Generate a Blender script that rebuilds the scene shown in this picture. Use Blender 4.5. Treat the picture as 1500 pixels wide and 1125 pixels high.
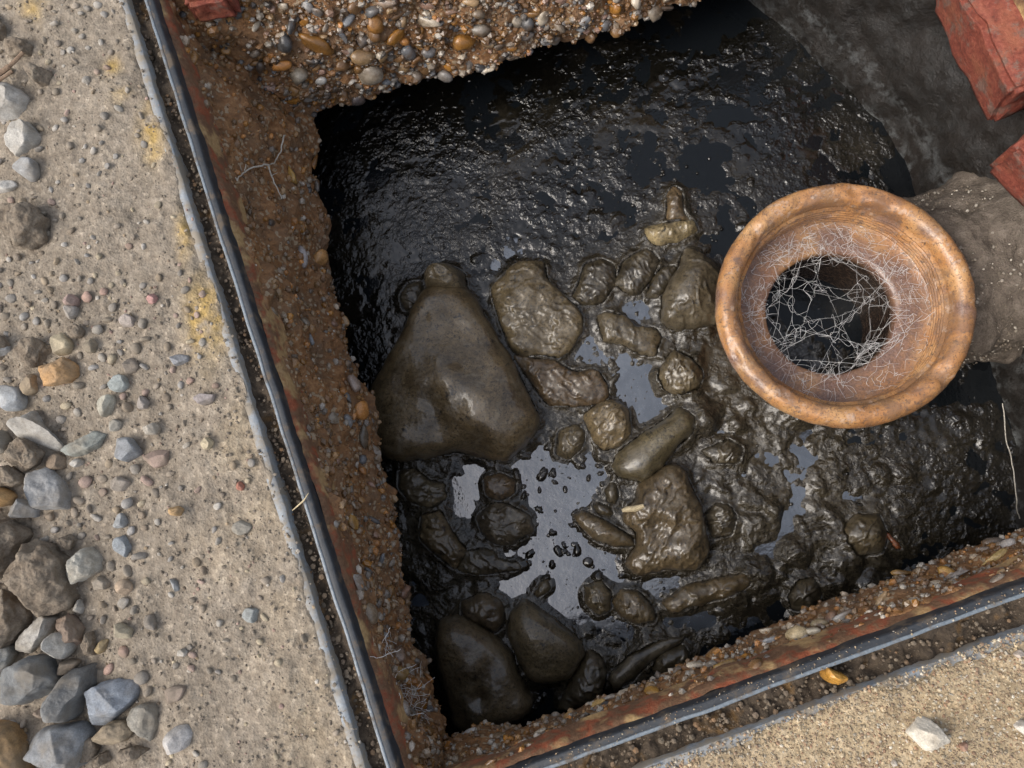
import bpy, math
import numpy as np
from mathutils import Vector, Matrix

for _o in list(bpy.data.objects):
    bpy.data.objects.remove(_o, do_unlink=True)
SC = bpy.context.scene
COL = SC.collection
RNG = np.random.default_rng(7)

# ------------------------------------------------------------------ camera
IW, IH, FPX = 1500.0, 1125.0, 1083.0        # the photograph's frame, focal length in its pixels
CAM_H = 0.55                                 # metres above the ground
NADIR = (880.0, 700.0)                       # where straight down meets the photograph
_dn = np.array([NADIR[0] - IW / 2, -(NADIR[1] - IH / 2), -FPX]); _dn /= np.linalg.norm(_dn)
_up = -_dn
_xx = np.array([1.0, 0, 0]); _xx -= _up * _xx.dot(_up); _xx /= np.linalg.norm(_xx)
_yy = np.cross(_up, _xx)
ROT = np.stack([_xx, _yy, _up])              # world from camera
cam = bpy.data.cameras.new('camera')
cam.sensor_fit = 'HORIZONTAL'
cam.angle = 2 * math.atan(IW / 2 / FPX)
cam.clip_start = 0.01
cam.clip_end = 500
camo = bpy.data.objects.new('camera', cam)
COL.objects.link(camo)
M = Matrix([list(r) for r in ROT]).to_4x4()
M.translation = Vector((0, 0, CAM_H))
camo.matrix_world = M
SC.camera = camo

# ------------------------------------------------------------------ light
SUN_EL, SUN_AZ = math.radians(50), math.radians(205)   # azimuth measured from world +x
sd = Vector((math.cos(SUN_EL) * math.cos(SUN_AZ), math.cos(SUN_EL) * math.sin(SUN_AZ), math.sin(SUN_EL)))
wd = bpy.data.worlds.new('World'); SC.world = wd; wd.use_nodes = True
wn = wd.node_tree; bg = wn.nodes['Background']
sky = wn.nodes.new('ShaderNodeTexSky'); sky.sky_type = 'NISHITA'; sky.sun_disc = False
sky.sun_elevation = SUN_EL
sky.sun_rotation = math.pi / 2 - SUN_AZ
sky.dust_density = 4.0; sky.air_density = 1.0; sky.ozone_density = 1.0
hs = wn.nodes.new('ShaderNodeHueSaturation'); hs.inputs['Saturation'].default_value = .5     # thin cloud greys the blue
wn.links.new(sky.outputs[0], hs.inputs['Color']); wn.links.new(hs.outputs[0], bg.inputs[0]); bg.inputs[1].default_value = 0.15
sl = bpy.data.lights.new('sun', 'SUN'); sl.energy = 1.0; sl.angle = math.radians(32); sl.color = (1, .93, .83)
slo = bpy.data.objects.new('sun', sl); COL.objects.link(slo)
slo.rotation_euler = sd.to_track_quat('Z', 'Y').to_euler()
SC.view_settings.view_transform = 'Standard'
SC.view_settings.look = 'None'
SC.view_settings.gamma = 1
SC.view_settings.use_curve_mapping = False
SC.view_settings.exposure = 0.62

# ------------------------------------------------------------------ numeric helpers
def P(px, z):
    """pixels of the photograph (N,2) to points on the level plane z (N,3)"""
    px = np.atleast_2d(np.asarray(px, float))
    d = np.stack([(px[:, 0] - IW / 2) / FPX, -(px[:, 1] - IH / 2) / FPX, -np.ones(len(px))], 1) @ ROT.T
    z = np.broadcast_to(np.asarray(z, float), (len(px),))
    t = (z - CAM_H) / d[:, 2]
    return d * t[:, None] + np.array([0, 0, CAM_H])

def to_px(p):
    q = (np.asarray(p) - np.array([0, 0, CAM_H])) @ ROT
    return np.stack([IW / 2 + FPX * q[:, 0] / -q[:, 2], IH / 2 - FPX * q[:, 1] / -q[:, 2]], 1)

def Z(ox, oy, s, pts):
    return [(ox + x / s, oy + y / s) for x, y in pts]

def _hash(ix, iy, iz, seed):
    h = (ix.astype(np.int64) * 374761393 + iy.astype(np.int64) * 668265263 + iz.astype(np.int64) * 2147483647 + seed * 144665) & 0xffffffff
    h = ((h ^ (h >> 13)) * 1274126177) & 0xffffffff
    h = ((h ^ (h >> 16)) * 2246822519) & 0xffffffff
    h ^= h >> 15
    return (h & 0xffffff) / float(0xffffff) * 2 - 1

def noise(p, scale, seed=0):
    """smooth value noise, p (N,2|3) metres, scale = feature size in metres"""
    p = np.asarray(p, float) / scale
    if p.shape[1] == 2:
        p = np.concatenate([p, np.zeros((len(p), 1))], 1)
    # rotate so that the lattice does not line up with the world axes
    p = p @ np.array([[.8, .53, .28], [-.57, .82, .08], [-.18, -.22, .96]])
    i = np.floor(p).astype(np.int64); f = p - i
    f = f * f * f * (f * (f * 6 - 15) + 10)
    r = 0
    for a in (0, 1):
        wx = f[:, 0] if a else 1 - f[:, 0]
        for b in (0, 1):
            wy = f[:, 1] if b else 1 - f[:, 1]
            for c in (0, 1):
                wz = f[:, 2] if c else 1 - f[:, 2]
                r = r + wx * wy * wz * _hash(i[:, 0] + a, i[:, 1] + b, i[:, 2] + c, seed)
    return r

def fbm(p, scale, octv=4, seed=0, gain=.5):
    r, a = 0, 1
    for k in range(octv):
        r = r + a * noise(p, scale / 2 ** k, seed + k * 17); a *= gain
    return r

def cells(p, scale, seed=0):
    """distance to the nearest of jittered feature points, 0..~1"""
    p = np.asarray(p, float)[:, :2] / scale
    i = np.floor(p).astype(np.int64); best = np.full(len(p), 9.0)
    zz = np.zeros(len(p), np.int64)
    for a in (-1, 0, 1):
        for b in (-1, 0, 1):
            jx = i[:, 0] + a; jy = i[:, 1] + b
            fx = jx + .5 + .45 * _hash(jx, jy, zz, seed); fy = jy + .5 + .45 * _hash(jx, jy, zz, seed + 9)
            best = np.minimum(best, (p[:, 0] - fx) ** 2 + (p[:, 1] - fy) ** 2)
    return np.sqrt(best)

def smoothstep(a, b, x):
    t = np.clip((x - a) / (b - a), 0, 1)
    return t * t * (3 - 2 * t)

# ------------------------------------------------------------------ object helpers
def mesh_obj(name, v, f, mat, parent=None, smooth=True, origin=None, attr=None):
    v = np.asarray(v, float)
    if origin is None:
        origin = np.zeros(3)
    me = bpy.data.meshes.new(name)
    if isinstance(f, np.ndarray):
        n, k = f.shape
        me.vertices.add(len(v)); me.vertices.foreach_set('co', (v - origin).ravel())
        me.loops.add(n * k); me.loops.foreach_set('vertex_index', f.ravel().astype(np.int32))
        me.polygons.add(n); me.polygons.foreach_set('loop_start', np.arange(0, n * k, k, dtype=np.int32))
        me.update(calc_edges=True); me.validate()
    else:
        me.from_pydata([tuple(x) for x in (v - origin)], [], f)
    me.polygons.foreach_set('use_smooth', np.full(len(me.polygons), smooth))
    if attr is not None:
        a = me.color_attributes.new('Col', 'FLOAT_COLOR', 'POINT')
        c = np.ones((len(v), 4)); c[:, :attr.shape[1]] = attr
        a.data.foreach_set('color', c.ravel())
    me.update()
    me.materials.append(mat)
    o = bpy.data.objects.new(name, me)
    COL.objects.link(o)
    o.location = Vector(origin)
    if parent is not None:
        o.parent = parent
        o.matrix_parent_inverse = Matrix.Identity(4)
        o.location = Vector(np.asarray(origin) - np.array(world_loc(parent)))
    return o

def world_loc(o):
    l = Vector((0, 0, 0))
    while o is not None:
        l = l + o.location; o = o.parent
    return l

def tag(o, label=None, cat=None, group=None, kind=None):
    if label: o['label'] = label
    if cat: o['category'] = cat
    if group: o['group'] = group
    if kind: o['kind'] = kind
    return o

def thing(name, loc, label=None, cat=None, group=None, kind=None):
    o = bpy.data.objects.new(name, None); COL.objects.link(o)
    o.location = Vector(loc); o.empty_display_size = .02
    return tag(o, label, cat, group, kind)

def grid_faces(nu, nv, wrap=False):
    """vertex (i,j) has index i*nv+j; i along u"""
    i = np.arange(nu if wrap else nu - 1)[:, None]; j = np.arange(nv - 1)[None, :]
    i2 = (i + 1) % nu
    return np.stack([(i * nv + j), (i2 * nv + j), (i2 * nv + j + 1), (i * nv + j + 1)], -1).reshape(-1, 4)

def tube(pts, rad, n=5):
    pts = np.asarray(pts, float); m = len(pts)
    rad = np.broadcast_to(np.asarray(rad, float), (m,))
    t = np.gradient(pts, axis=0); t /= np.linalg.norm(t, axis=1)[:, None] + 1e-12
    ref = np.array([0.31, 0.17, 0.93])
    a = np.cross(t, ref); a /= np.linalg.norm(a, axis=1)[:, None] + 1e-12
    b = np.cross(t, a)
    th = np.arange(n) * 2 * math.pi / n
    v = pts[:, None, :] + rad[:, None, None] * (np.cos(th)[None, :, None] * a[:, None, :] + np.sin(th)[None, :, None] * b[:, None, :])
    f = grid_faces(m, n + 1)
    v = np.concatenate([v, v[:, :1]], 1).reshape(-1, 3)
    return v, f

class Join:
    def __init__(s): s.v = []; s.f = []; s.n = 0; s.c = []
    def add(s, v, f, c=None):
        s.v.append(v); s.f.append(np.asarray(f) + s.n); s.n += len(v)
        if c is not None: s.c.append(np.broadcast_to(np.asarray(c, float), (len(v), 3)))
    def build(s, name, mat, parent=None, smooth=True, origin=None):
        return mesh_obj(name, np.concatenate(s.v), np.concatenate(s.f), mat, parent, smooth, origin,
                        np.concatenate(s.c) if s.c else None)

def icosphere(sub):
    import bmesh
    bm = bmesh.new(); bmesh.ops.create_icosphere(bm, subdivisions=max(sub, 1), radius=1)
    v = np.array([x.co[:] for x in bm.verts]); f = np.array([[q.index for q in p.verts] for p in bm.faces])
    bm.free(); return v, f
_t = (1 + 5 ** .5) / 2
ICO1 = icosphere(1); ICO2 = icosphere(2); ICO3 = icosphere(3)

def facet(v, k, rng, lo=.62, hi=.95):
    """flatten a unit body with k random planes"""
    for _ in range(k):
        n = rng.normal(size=3); n /= np.linalg.norm(n)
        d = rng.uniform(lo, hi)
        s = v @ n
        over = np.maximum(s - d, 0)
        v = v - over[:, None] * n[None, :] * .93
    return v

# ------------------------------------------------------------------ material helpers
class Mat:
    def __init__(s, name):
        s.m = bpy.data.materials.new(name); s.m.use_nodes = True
        s.t = s.m.node_tree; s.b = s.t.nodes['Principled BSDF']
        s.co = s.t.nodes.new('ShaderNodeTexCoord')
        g = s.t.nodes.new('ShaderNodeNewGeometry'); s.pos = g.outputs['Position']
    def n(s, typ, **kw):
        x = s.t.nodes.new(typ)
        for k, v in kw.items(): setattr(x, k, v)
        return x
    def l(s, a, b): s.t.links.new(a, b)
    def noise(s, scale, detail=4, rough=.6, dist=0, vec=None):
        x = s.n('ShaderNodeTexNoise'); x.inputs['Scale'].default_value = scale
        x.inputs['Detail'].default_value = detail; x.inputs['Roughness'].default_value = rough
        x.inputs['Distortion'].default_value = dist
        s.l(vec or s.pos, x.inputs['Vector']); return x.outputs['Fac']
    def voro(s, scale, feature='F1', out='Distance', vec=None):
        x = s.n('ShaderNodeTexVoronoi'); x.feature = feature; x.inputs['Scale'].default_value = scale
        s.l(vec or s.pos, x.inputs['Vector']); return x.outputs[out]
    def ramp(s, fac, stops):
        x = s.n('ShaderNodeValToRGB'); e = x.color_ramp.elements
        while len(e) < len(stops): e.new(.5)
        for q, (p, c) in zip(e, stops):
            q.position = p; q.color = (*c, 1) if not isinstance(c, (int, float)) else (c, c, c, 1)
        s.l(fac, x.inputs[0]); return x.outputs['Color']
    def mix(s, fac, a, b, mode='MIX'):
        x = s.n('ShaderNodeMix'); x.data_type = 'RGBA'; x.blend_type = mode
        for val, k in ((fac, 0), (a, 6), (b, 7)):
            if isinstance(val, (int, float)): 
                x.inputs[k].default_value = val if k == 0 else (val, val, val, 1)
            elif isinstance(val, tuple): x.inputs[k].default_value = (*val, 1)
            else: s.l(val, x.inputs[k])
        return x.outputs[2]
    def math(s, op, a, b=0.0):
        x = s.n('ShaderNodeMath'); x.operation = op
        for val, k in ((a, 0), (b, 1)):
            if isinstance(val, (int, float)): x.inputs[k].default_value = val
            else: s.l(val, x.inputs[k])
        return x.outputs[0]
    def base(s, c):
        if isinstance(c, tuple): s.b.inputs['Base Color'].default_value = (*c, 1)
        else: s.l(c, s.b.inputs['Base Color'])
    def rough(s, r):
        if isinstance(r, (int, float)): s.b.inputs['Roughness'].default_value = r
        else: s.l(r, s.b.inputs['Roughness'])
    def bump(s, h, strength, dist):
        x = s.n('ShaderNodeBump'); x.inputs['Strength'].default_value = strength
        x.inputs['Distance'].default_value = dist
        s.l(h, x.inputs['Height'])
        prev = s.b.inputs['Normal']
        if prev.is_linked: s.l(prev.links[0].from_socket, x.inputs['Normal'])
        s.l(x.outputs[0], prev)
    def set(s, **kw):
        for k, v in kw.items(): s.b.inputs[k.replace('_', ' ')].default_value = v

def objcolor(m): return m.n('ShaderNodeObjectInfo').outputs['Color']
def attrcolor(m): 
    a = m.n('ShaderNodeVertexColor'); a.layer_name = 'Col'; return a.outputs['Color']

def mat_stone(name, source, wet):
    m = Mat(name)
    c = objcolor(m) if source == 'obj' else attrcolor(m)
    n1 = m.noise(110, 5, .7); n2 = m.noise(900, 3, .6); n3 = m.noise(45, 3, .55)
    k = m.ramp(n1, [(.3, .62), (.7, 1.28)])
    c1 = m.mix(1.0, c, k, 'MULTIPLY')
    k2 = m.ramp(n2, [(.35, .8), (.65, 1.15)])
    c2 = m.mix(1.0, c1, k2, 'MULTIPLY')
    dirt = m.ramp(n3, [(.44, .12 if not wet else 0), (.66, .62 if not wet else .75)])
    c3 = m.mix(dirt, c2, (.2, .165, .12) if not wet else (.10, .055, .022))
    m.base(c3)
    if wet:
        m.rough(m.ramp(n1, [(.3, .16), (.7, .42)])); m.set(Specular_IOR_Level=.65)
    else:
        m.rough(.82)
    m.bump(n2, .35, .0006); m.bump(n1, .4, .0015)
    return m.m

STONE = mat_stone('stone_dry', 'obj', False)
STONE_A = mat_stone('grit_dry', 'attr', False)
PEB = mat_stone('pebble_damp', 'obj', True)
PEB_A = mat_stone('grit_damp', 'attr', True)

def mat_soil():
    m = Mat('soil')
    n1 = m.noise(16, 5, .6); n2 = m.noise(120, 5, .65); n3 = m.noise(700, 3, .7); v = m.voro(420, 'F1', 'Color')
    a = attrcolor(m)                       # red channel: sandy share
    sep = m.n('ShaderNodeSeparateColor'); m.l(a, sep.inputs[0])
    soil = m.ramp(n2, [(.25, (.185, .15, .113)), (.5, (.268, .225, .174)), (.75, (.345, .295, .234))])
    big = m.ramp(n1, [(.35, .82), (.65, 1.12)])
    soil = m.mix(1.0, soil, big, 'MULTIPLY')
    sand = m.ramp(n2, [(.25, (.27, .2, .12)), (.5, (.40, .31, .195)), (.75, (.50, .40, .27))])
    sand = m.mix(1.0, sand, m.ramp(n1, [(.35, .85), (.65, 1.1)]), 'MULTIPLY')
    c = m.mix(sep.outputs[0], soil, sand)
    yel = m.mix(sep.outputs[1], c, (.42, .29, .11))
    sp = m.n('ShaderNodeSeparateColor'); m.l(v, sp.inputs[0])
    g = m.ramp(sp.outputs[0], [(0, .82), (.5, 1.0), (.92, 1.08), (1, 1.5)])
    c = m.mix(1.0, yel, g, 'MULTIPLY')
    m.base(c); m.rough(.93); m.set(Specular_IOR_Level=.25)
    m.bump(n3, .5, .0012); m.bump(m.voro(420), .5, .0012); m.bump(n2, .5, .003)
    return m.m
SOIL = mat_soil()

def mat_clod():
    m = Mat('clod_soil')
    n2 = m.noise(90, 5, .65); n3 = m.noise(600, 4, .7)
    c = m.ramp(n2, [(.25, (.14, .108, .078)), (.5, (.215, .175, .132)), (.75, (.29, .245, .19))])
    c = m.mix(1.0, c, m.ramp(n3, [(.3, .75), (.72, 1.25)]), 'MULTIPLY')
    m.base(c); m.rough(.95); m.set(Specular_IOR_Level=.2)
    m.bump(n3, .6, .0015); m.bump(n2, .6, .004)
    return m.m
CLOD = mat_clod()

def mat_rim(name, c0, c1, dirt, dirtamt, rough=.38):
    m = Mat(name)
    n1 = m.noise(60, 5, .7); n2 = m.noise(420, 4, .7); n3 = m.noise(26, 3, .6)
    c = m.ramp(n2, [(.3, c0), (.7, c1)])
    d = m.ramp(n1, [(.56 - dirtamt, 0), (.66 - dirtamt * .5, .85)])
    m.base(m.mix(d, c, dirt)); m.set(Metallic=0.0, Specular_IOR_Level=.6)
    m.rough(m.mix(d, rough, .9))
    m.bump(n2, .3, .0006); m.bump(n1, .35, .0012)
    return m.m
RIM = mat_rim('rim_paint', (.012, .015, .02), (.03, .035, .042), (.12, .09, .06), .05, .6)
CAP = mat_rim('cap_metal', (.11, .135, .16), (.2, .23, .255), (.10, .08, .06), .06, .42)
FLANGE = mat_rim('flange_paint', (.18, .2, .22), (.3, .33, .355), (.26, .215, .155), .16, .6)

def mat_ledge():
    m = Mat('rusty_ledge')
    n1 = m.noise(22, 4, .6); n2 = m.noise(300, 5, .7); n3 = m.noise(75, 5, .7)
    rust = m.ramp(n2, [(.3, (.17, .045, .018)), (.6, (.34, .095, .04)), (.8, (.42, .15, .07))])
    dirt = m.ramp(n2, [(.3, (.09, .05, .025)), (.7, (.2, .115, .06))])
    sand = m.ramp(n2, [(.3, (.32, .2, .08)), (.7, (.5, .34, .16))])
    c = m.mix(m.ramp(n3, [(.40, 0), (.52, .92)]), rust, dirt)
    c = m.mix(m.ramp(n1, [(.53, 0), (.6, .85)]), c, sand)
    m.base(c); m.rough(.8); m.bump(n2, .5, .001); m.bump(n3, .5, .003)
    return m.m
LEDGE = mat_ledge()

def mat_groove():
    m = Mat('groove_dirt')
    n2 = m.noise(180, 5, .7); n3 = m.noise(40, 3, .6)
    c = m.ramp(n2, [(.28, (.03, .022, .015)), (.55, (.07, .051, .034)), (.8, (.16, .12, .08))])
    c = m.mix(m.ramp(n3, [(.58, 0), (.68, .6)]), c, (.2, .11, .035))
    m.base(c); m.rough(.95); m.bump(n2, .8, .003)
    return m.m
GROOVE = mat_groove()

def mat_matrix():
    m = Mat('concrete_matrix')
    n1 = m.noise(28, 4, .6); n2 = m.noise(190, 5, .7); n3 = m.noise(800, 3, .7)
    c = m.ramp(n2, [(.25, (.10, .046, .018)), (.5, (.27, .13, .05)), (.72, (.42, .23, .10))])
    c = m.mix(m.ramp(n1, [(.42, 0), (.66, .8)]), c, m.ramp(n3, [(.3, (.09, .055, .03)), (.7, (.23, .15, .09))]))
    v = m.voro(330, 'F1', 'Color'); sp = m.n('ShaderNodeSeparateColor'); m.l(v, sp.inputs[0])
    c = m.mix(m.ramp(sp.outputs[0], [(.86, 0), (.9, .7)]), c, (.42, .33, .22))
    m.base(c); m.rough(m.ramp(n2, [(.3, .4), (.7, .75)])); m.set(Specular_IOR_Level=.45)
    m.bump(n3, .6, .001); m.bump(n2, .8, .004)
    return m.m
MATRIX = mat_matrix()

def mat_tank():
    m = Mat('tank_render')
    n1 = m.noise(14, 4, .6); n2 = m.noise(120, 5, .7); n3 = m.noise(600, 3, .7)
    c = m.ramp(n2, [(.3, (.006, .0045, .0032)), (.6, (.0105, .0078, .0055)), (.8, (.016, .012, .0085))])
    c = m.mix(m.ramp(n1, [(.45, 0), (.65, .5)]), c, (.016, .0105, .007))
    # lime and tide marks that follow the water level, with broken edges
    s = m.n('ShaderNodeSeparateXYZ'); m.l(m.pos, s.inputs[0])
    zz = m.math('ADD', s.outputs[2], m.math('MULTIPLY', m.math('SUBTRACT', n2, .5), .03))
    band = m.ramp(m.math('MULTIPLY', m.math('ADD', zz, .26), 10), [(.10, 0), (.2, 1), (.30, .25), (.42, .1), (.56, .7), (.68, .1), (1, .12)])
    c = m.mix(m.mix(1.0, band, m.ramp(m.noise(70, 4, .7), [(.46, 0), (.6, 1)]), 'MULTIPLY'), c, (.10, .105, .105))
    m.base(c); m.rough(m.ramp(n1, [(.35, .35), (.65, .7)]))
    m.bump(n3, .4, .001); m.bump(n2, .6, .004)
    return m.m
TANK = mat_tank()

def mat_sludge():
    m = Mat('wet_sludge')
    n1 = m.noise(38, 4, .6); n2 = m.noise(230, 5, .7); n3 = m.noise(1000, 3, .7)
    oc = objcolor(m)
    c = m.mix(1.0, oc, m.ramp(n2, [(.25, .6), (.5, 1.0), (.75, 1.45)]), 'MULTIPLY')
    c = m.mix(1.0, c, m.ramp(n1, [(.3, .55), (.7, 1.5)]), 'MULTIPLY')
    pit = m.ramp(m.noise(110, 5, .78, .6), [(.35, .92), (.41, 0)])
    c = m.mix(pit, c, (.008, .007, .006))
    c = m.mix(m.ramp(m.noise(480, 4, .7), [(.545, 0), (.61, .75)]), c, (.012, .010, .008))
    c = m.mix(m.ramp(m.noise(55, 5, .7, .8), [(.53, 0), (.64, .5)]), c, (.15, .125, .085))
    m.base(c)
    m.rough(m.ramp(n2, [(.3, .3), (.7, .5)])); m.set(Specular_IOR_Level=.5, IOR=1.5, Coat_Weight=.6, Coat_Roughness=.16, Coat_IOR=1.5)
    m.bump(n3, .35, .0006); m.bump(m.noise(420, 4, .65), .3, .0011); m.bump(m.math('MULTIPLY', m.noise(130, 5, .62, 1.2), m.ramp(m.noise(40, 3, .6), [(.45, 0), (.62, 1)])), .3, .004)
    return m.m
SLUDGE = mat_sludge()

def mat_scum():
    m = Mat('wet_scum')
    n1 = m.noise(18, 3, .6); n2 = m.noise(260, 5, .7)
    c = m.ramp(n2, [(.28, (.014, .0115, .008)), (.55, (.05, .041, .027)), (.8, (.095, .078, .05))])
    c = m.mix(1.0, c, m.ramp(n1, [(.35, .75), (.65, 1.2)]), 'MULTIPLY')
    sep = m.n('ShaderNodeSeparateColor'); m.l(attrcolor(m), sep.inputs[0])    # red: brown share; the rest is blackened in place of dark reflections
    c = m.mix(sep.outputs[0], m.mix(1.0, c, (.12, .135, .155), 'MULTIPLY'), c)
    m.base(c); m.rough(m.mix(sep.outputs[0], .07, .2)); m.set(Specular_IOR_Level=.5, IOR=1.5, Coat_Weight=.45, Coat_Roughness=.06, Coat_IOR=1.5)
    pm = m.ramp(m.noise(24, 4, .65), [(.42, .05), (.6, 1)])
    m.bump(m.math('MULTIPLY', m.noise(95, 4, .5, 1.4), pm), .6, .0065)
    m.bump(m.math('MULTIPLY', m.ramp(m.voro(200, 'SMOOTH_F1'), [(.0, 1), (.6, 0)]), pm), .4, .0016)
    m.bump(m.math('MULTIPLY', m.noise(700, 3, .6), sep.outputs[0]), .3, .0008); m.bump(m.math('MULTIPLY', n2, m.math('ADD', sep.outputs[0], .08)), .45, .0022)
    return m.m
SCUM = mat_scum()

def mat_water():
    m = Mat('foul_water')
    n1 = m.noise(30, 4, .65, .6); n2 = m.noise(420, 3, .6)
    sky_tint = m.ramp(n1, [(.4, 0), (.62, 1)])
    sp = m.ramp(m.voro(520), [(.05, 1), (.11, 0)])
    sep = m.n('ShaderNodeSeparateColor'); m.l(attrcolor(m), sep.inputs[0])       # red: where sky reflection is boosted and tinted into the colour
    edge = m.math('ADD', sep.outputs[0], m.math('MULTIPLY', m.math('SUBTRACT', m.noise(90, 4, .65), .5), .7))
    sky_share = m.ramp(edge, [(.38, 0), (.5, 1)])
    c = m.mix(sky_share, (.006, .0075, .009), m.mix(sky_tint, (.035, .043, .055), (.065, .077, .095)))
    c = m.mix(m.mix(1.0, sp, sky_share, 'MULTIPLY'), c, (.2, .21, .22))
    x = m.n('ShaderNodeMapRange'); x.inputs['To Min'].default_value = 1.36; x.inputs['To Max'].default_value = 2.45
    m.l(sky_share, x.inputs['Value']); m.l(x.outputs[0], m.b.inputs['IOR'])
    m.base(c); m.rough(m.mix(sky_share, .05, m.mix(sky_tint, .1, .22))); m.set(Specular_IOR_Level=.5)
    m.bump(n2, .08, .001); m.bump(m.noise(70, 3, .6), .16, .004)
    return m.m
WATER = mat_water()

def mat_clay():
    m = Mat('salt_glazed_clay')
    n1 = m.noise(30, 4, .6); n2 = m.noise(220, 5, .75); n3 = m.noise(800, 3, .6)
    c = m.ramp(n1, [(.3, (.32, .14, .052)), (.5, (.45, .225, .088)), (.7, (.54, .32, .145))])
    sc_ = m.ramp(n2, [(.55, 0), (.63, .9)])
    c = m.mix(sc_, c, (.10, .06, .035))
    c = m.mix(m.ramp(m.noise(620, 4, .7), [(.56, 0), (.62, .85)]), c, (.09, .055, .035))
    c = m.mix(m.ramp(m.noise(26, 5, .75, .8), [(.48, 0), (.58, .6)]), c, (.16, .095, .06))
    pale = m.ramp(m.noise(85, 4, .7), [(.58, 0), (.68, .5)])
    c = m.mix(pale, c, (.55, .42, .33))
    sep = m.n('ShaderNodeSeparateColor'); m.l(attrcolor(m), sep.inputs[0])   # red: grime lying in the socket
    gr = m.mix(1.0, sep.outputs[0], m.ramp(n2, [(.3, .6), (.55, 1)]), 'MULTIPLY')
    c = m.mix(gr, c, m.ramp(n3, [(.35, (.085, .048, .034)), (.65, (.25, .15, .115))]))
    c = m.mix(sep.outputs[1], c, m.ramp(n2, [(.35, (.012, .008, .006)), (.65, (.05, .03, .018))]))   # green: darker brown down the bore
    m.base(c); m.rough(m.mix(sc_, .2, .8)); m.set(Specular_IOR_Level=.65)
    m.bump(n2, .35, .0014); m.bump(n3, .2, .0005)
    return m.m
CLAY = mat_clay()

def mat_simple(name, stops, scale, rough, bumpd=.002, bs=.5, fine=700):
    m = Mat(name)
    n2 = m.noise(scale, 5, .7); n3 = m.noise(fine, 3, .7)
    c = m.mix(1.0, m.ramp(n2, stops), m.ramp(n3, [(.3, .75), (.7, 1.25)]), 'MULTIPLY')
    m.base(c); m.rough(rough); m.bump(n3, bs, bumpd * .4); m.bump(n2, bs, bumpd)
    return m.m
MORTAR = mat_simple('cement_daub', [(.3, (.085, .066, .049)), (.55, (.155, .125, .097)), (.75, (.24, .2, .162))], 90, .8, .004, .9)
ROOT = mat_simple('pale_root', [(.3, (.4, .36, .3)), (.7, (.62, .58, .5))], 200, .7)
WEB = mat_simple('spider_silk', [(.3, (.6, .59, .57)), (.7, (.85, .84, .82))], 200, .6)
TWIG = mat_simple('dry_twig', [(.3, (.17, .11, .07)), (.7, (.3, .21, .14))], 200, .85)
STRAW = mat_simple('straw', [(.3, (.4, .32, .19)), (.7, (.58, .48, .3))], 200, .7)

def mat_brick():
    m = Mat('red_brick')
    n1 = m.noise(35, 4, .65); n2 = m.noise(260, 5, .7); n3 = m.noise(60, 5, .75)
    c = m.ramp(n2, [(.25, (.085, .02, .012)), (.5, (.19, .042, .024)), (.75, (.28, .085, .05))])
    c = m.mix(m.ramp(n1, [(.5, 0), (.7, .6)]), c, (.28, .10, .05))
    c = m.mix(m.ramp(n3, [(.53, 0), (.62, .8)]), c, m.ramp(n2, [(.3, (.09, .055, .04)), (.7, (.2, .13, .1))]))
    m.base(c); m.rough(.75); m.bump(n2, .6, .0015); m.bump(n3, .5, .004)
    return m.m
BRICK = mat_brick()

# ------------------------------------------------------------------ levels (metres)
Z_RIM, Z_LEDGE, Z_SLAB, Z_WATER = .003, -.03, -.17, -.24
Z_BED = -.06

# ------------------------------------------------------------------ frame of the opening: four lines on the ground
_c = P([(178, -110), (593, 1204), (1950, 709)], 0.0)[:, :2]
TL, BL, BR = _c; TR = TL + (BR - BL)
CORN = [TL, BL, BR, TR]                                    # sides: 0 left, 1 lower, 2 right, 3 upper
def side_line(k, off):
    a, b = CORN[k], CORN[(k + 1) % 4]
    d = (b - a) / np.linalg.norm(b - a); n = np.array([d[1], -d[0]])   # outward
    if n @ ((a + b) / 2 - (TL + BR) / 2) < 0: n = -n
    return a + n * off, d, n
def ring(offs):
    """corner points of the frame rectangle moved outwards, one offset per side"""
    out = []
    for k in range(4):
        p, d, _ = side_line((k - 1) % 4, offs[(k - 1) % 4]); q, e, _ = side_line(k, offs[k])
        t = np.linalg.solve(np.stack([d, -e], 1), q - p)
        out.append(p + d * t[0])
    return np.array(out)
def o4(l, b=None): return (l, l if b is None else b, l, l)

def ring_mesh(profile, nseg=(260, 260, 40, 40), jit=0.0, seed=0, jscale=.02, zj=None):
    """sweep a profile [(offsets per side, z)] round the rectangle; returns v, f"""
    J = Join()
    rings = [(ring(o), z) for o, z in profile]
    for k in range(4):
        n = nseg[k]; a = np.linspace(0, 1, n)
        v = np.zeros((n, len(rings), 3))
        for j, (r, z) in enumerate(rings):
            v[:, j, :2] = r[k] + (r[(k + 1) % 4] - r[k]) * a[:, None]; v[:, j, 2] = z
        v = v.reshape(-1, 3)
        if jit:
            nrm = side_line(k, 0)[2]
            v[:, :2] += nrm * (fbm(v, jscale, 3, seed) * jit)[:, None]
            v[:, 2] += fbm(v, jscale, 3, seed + 5) * (jit if zj is None else zj)
        J.add(v, grid_faces(n, len(rings)))
    return J

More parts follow.
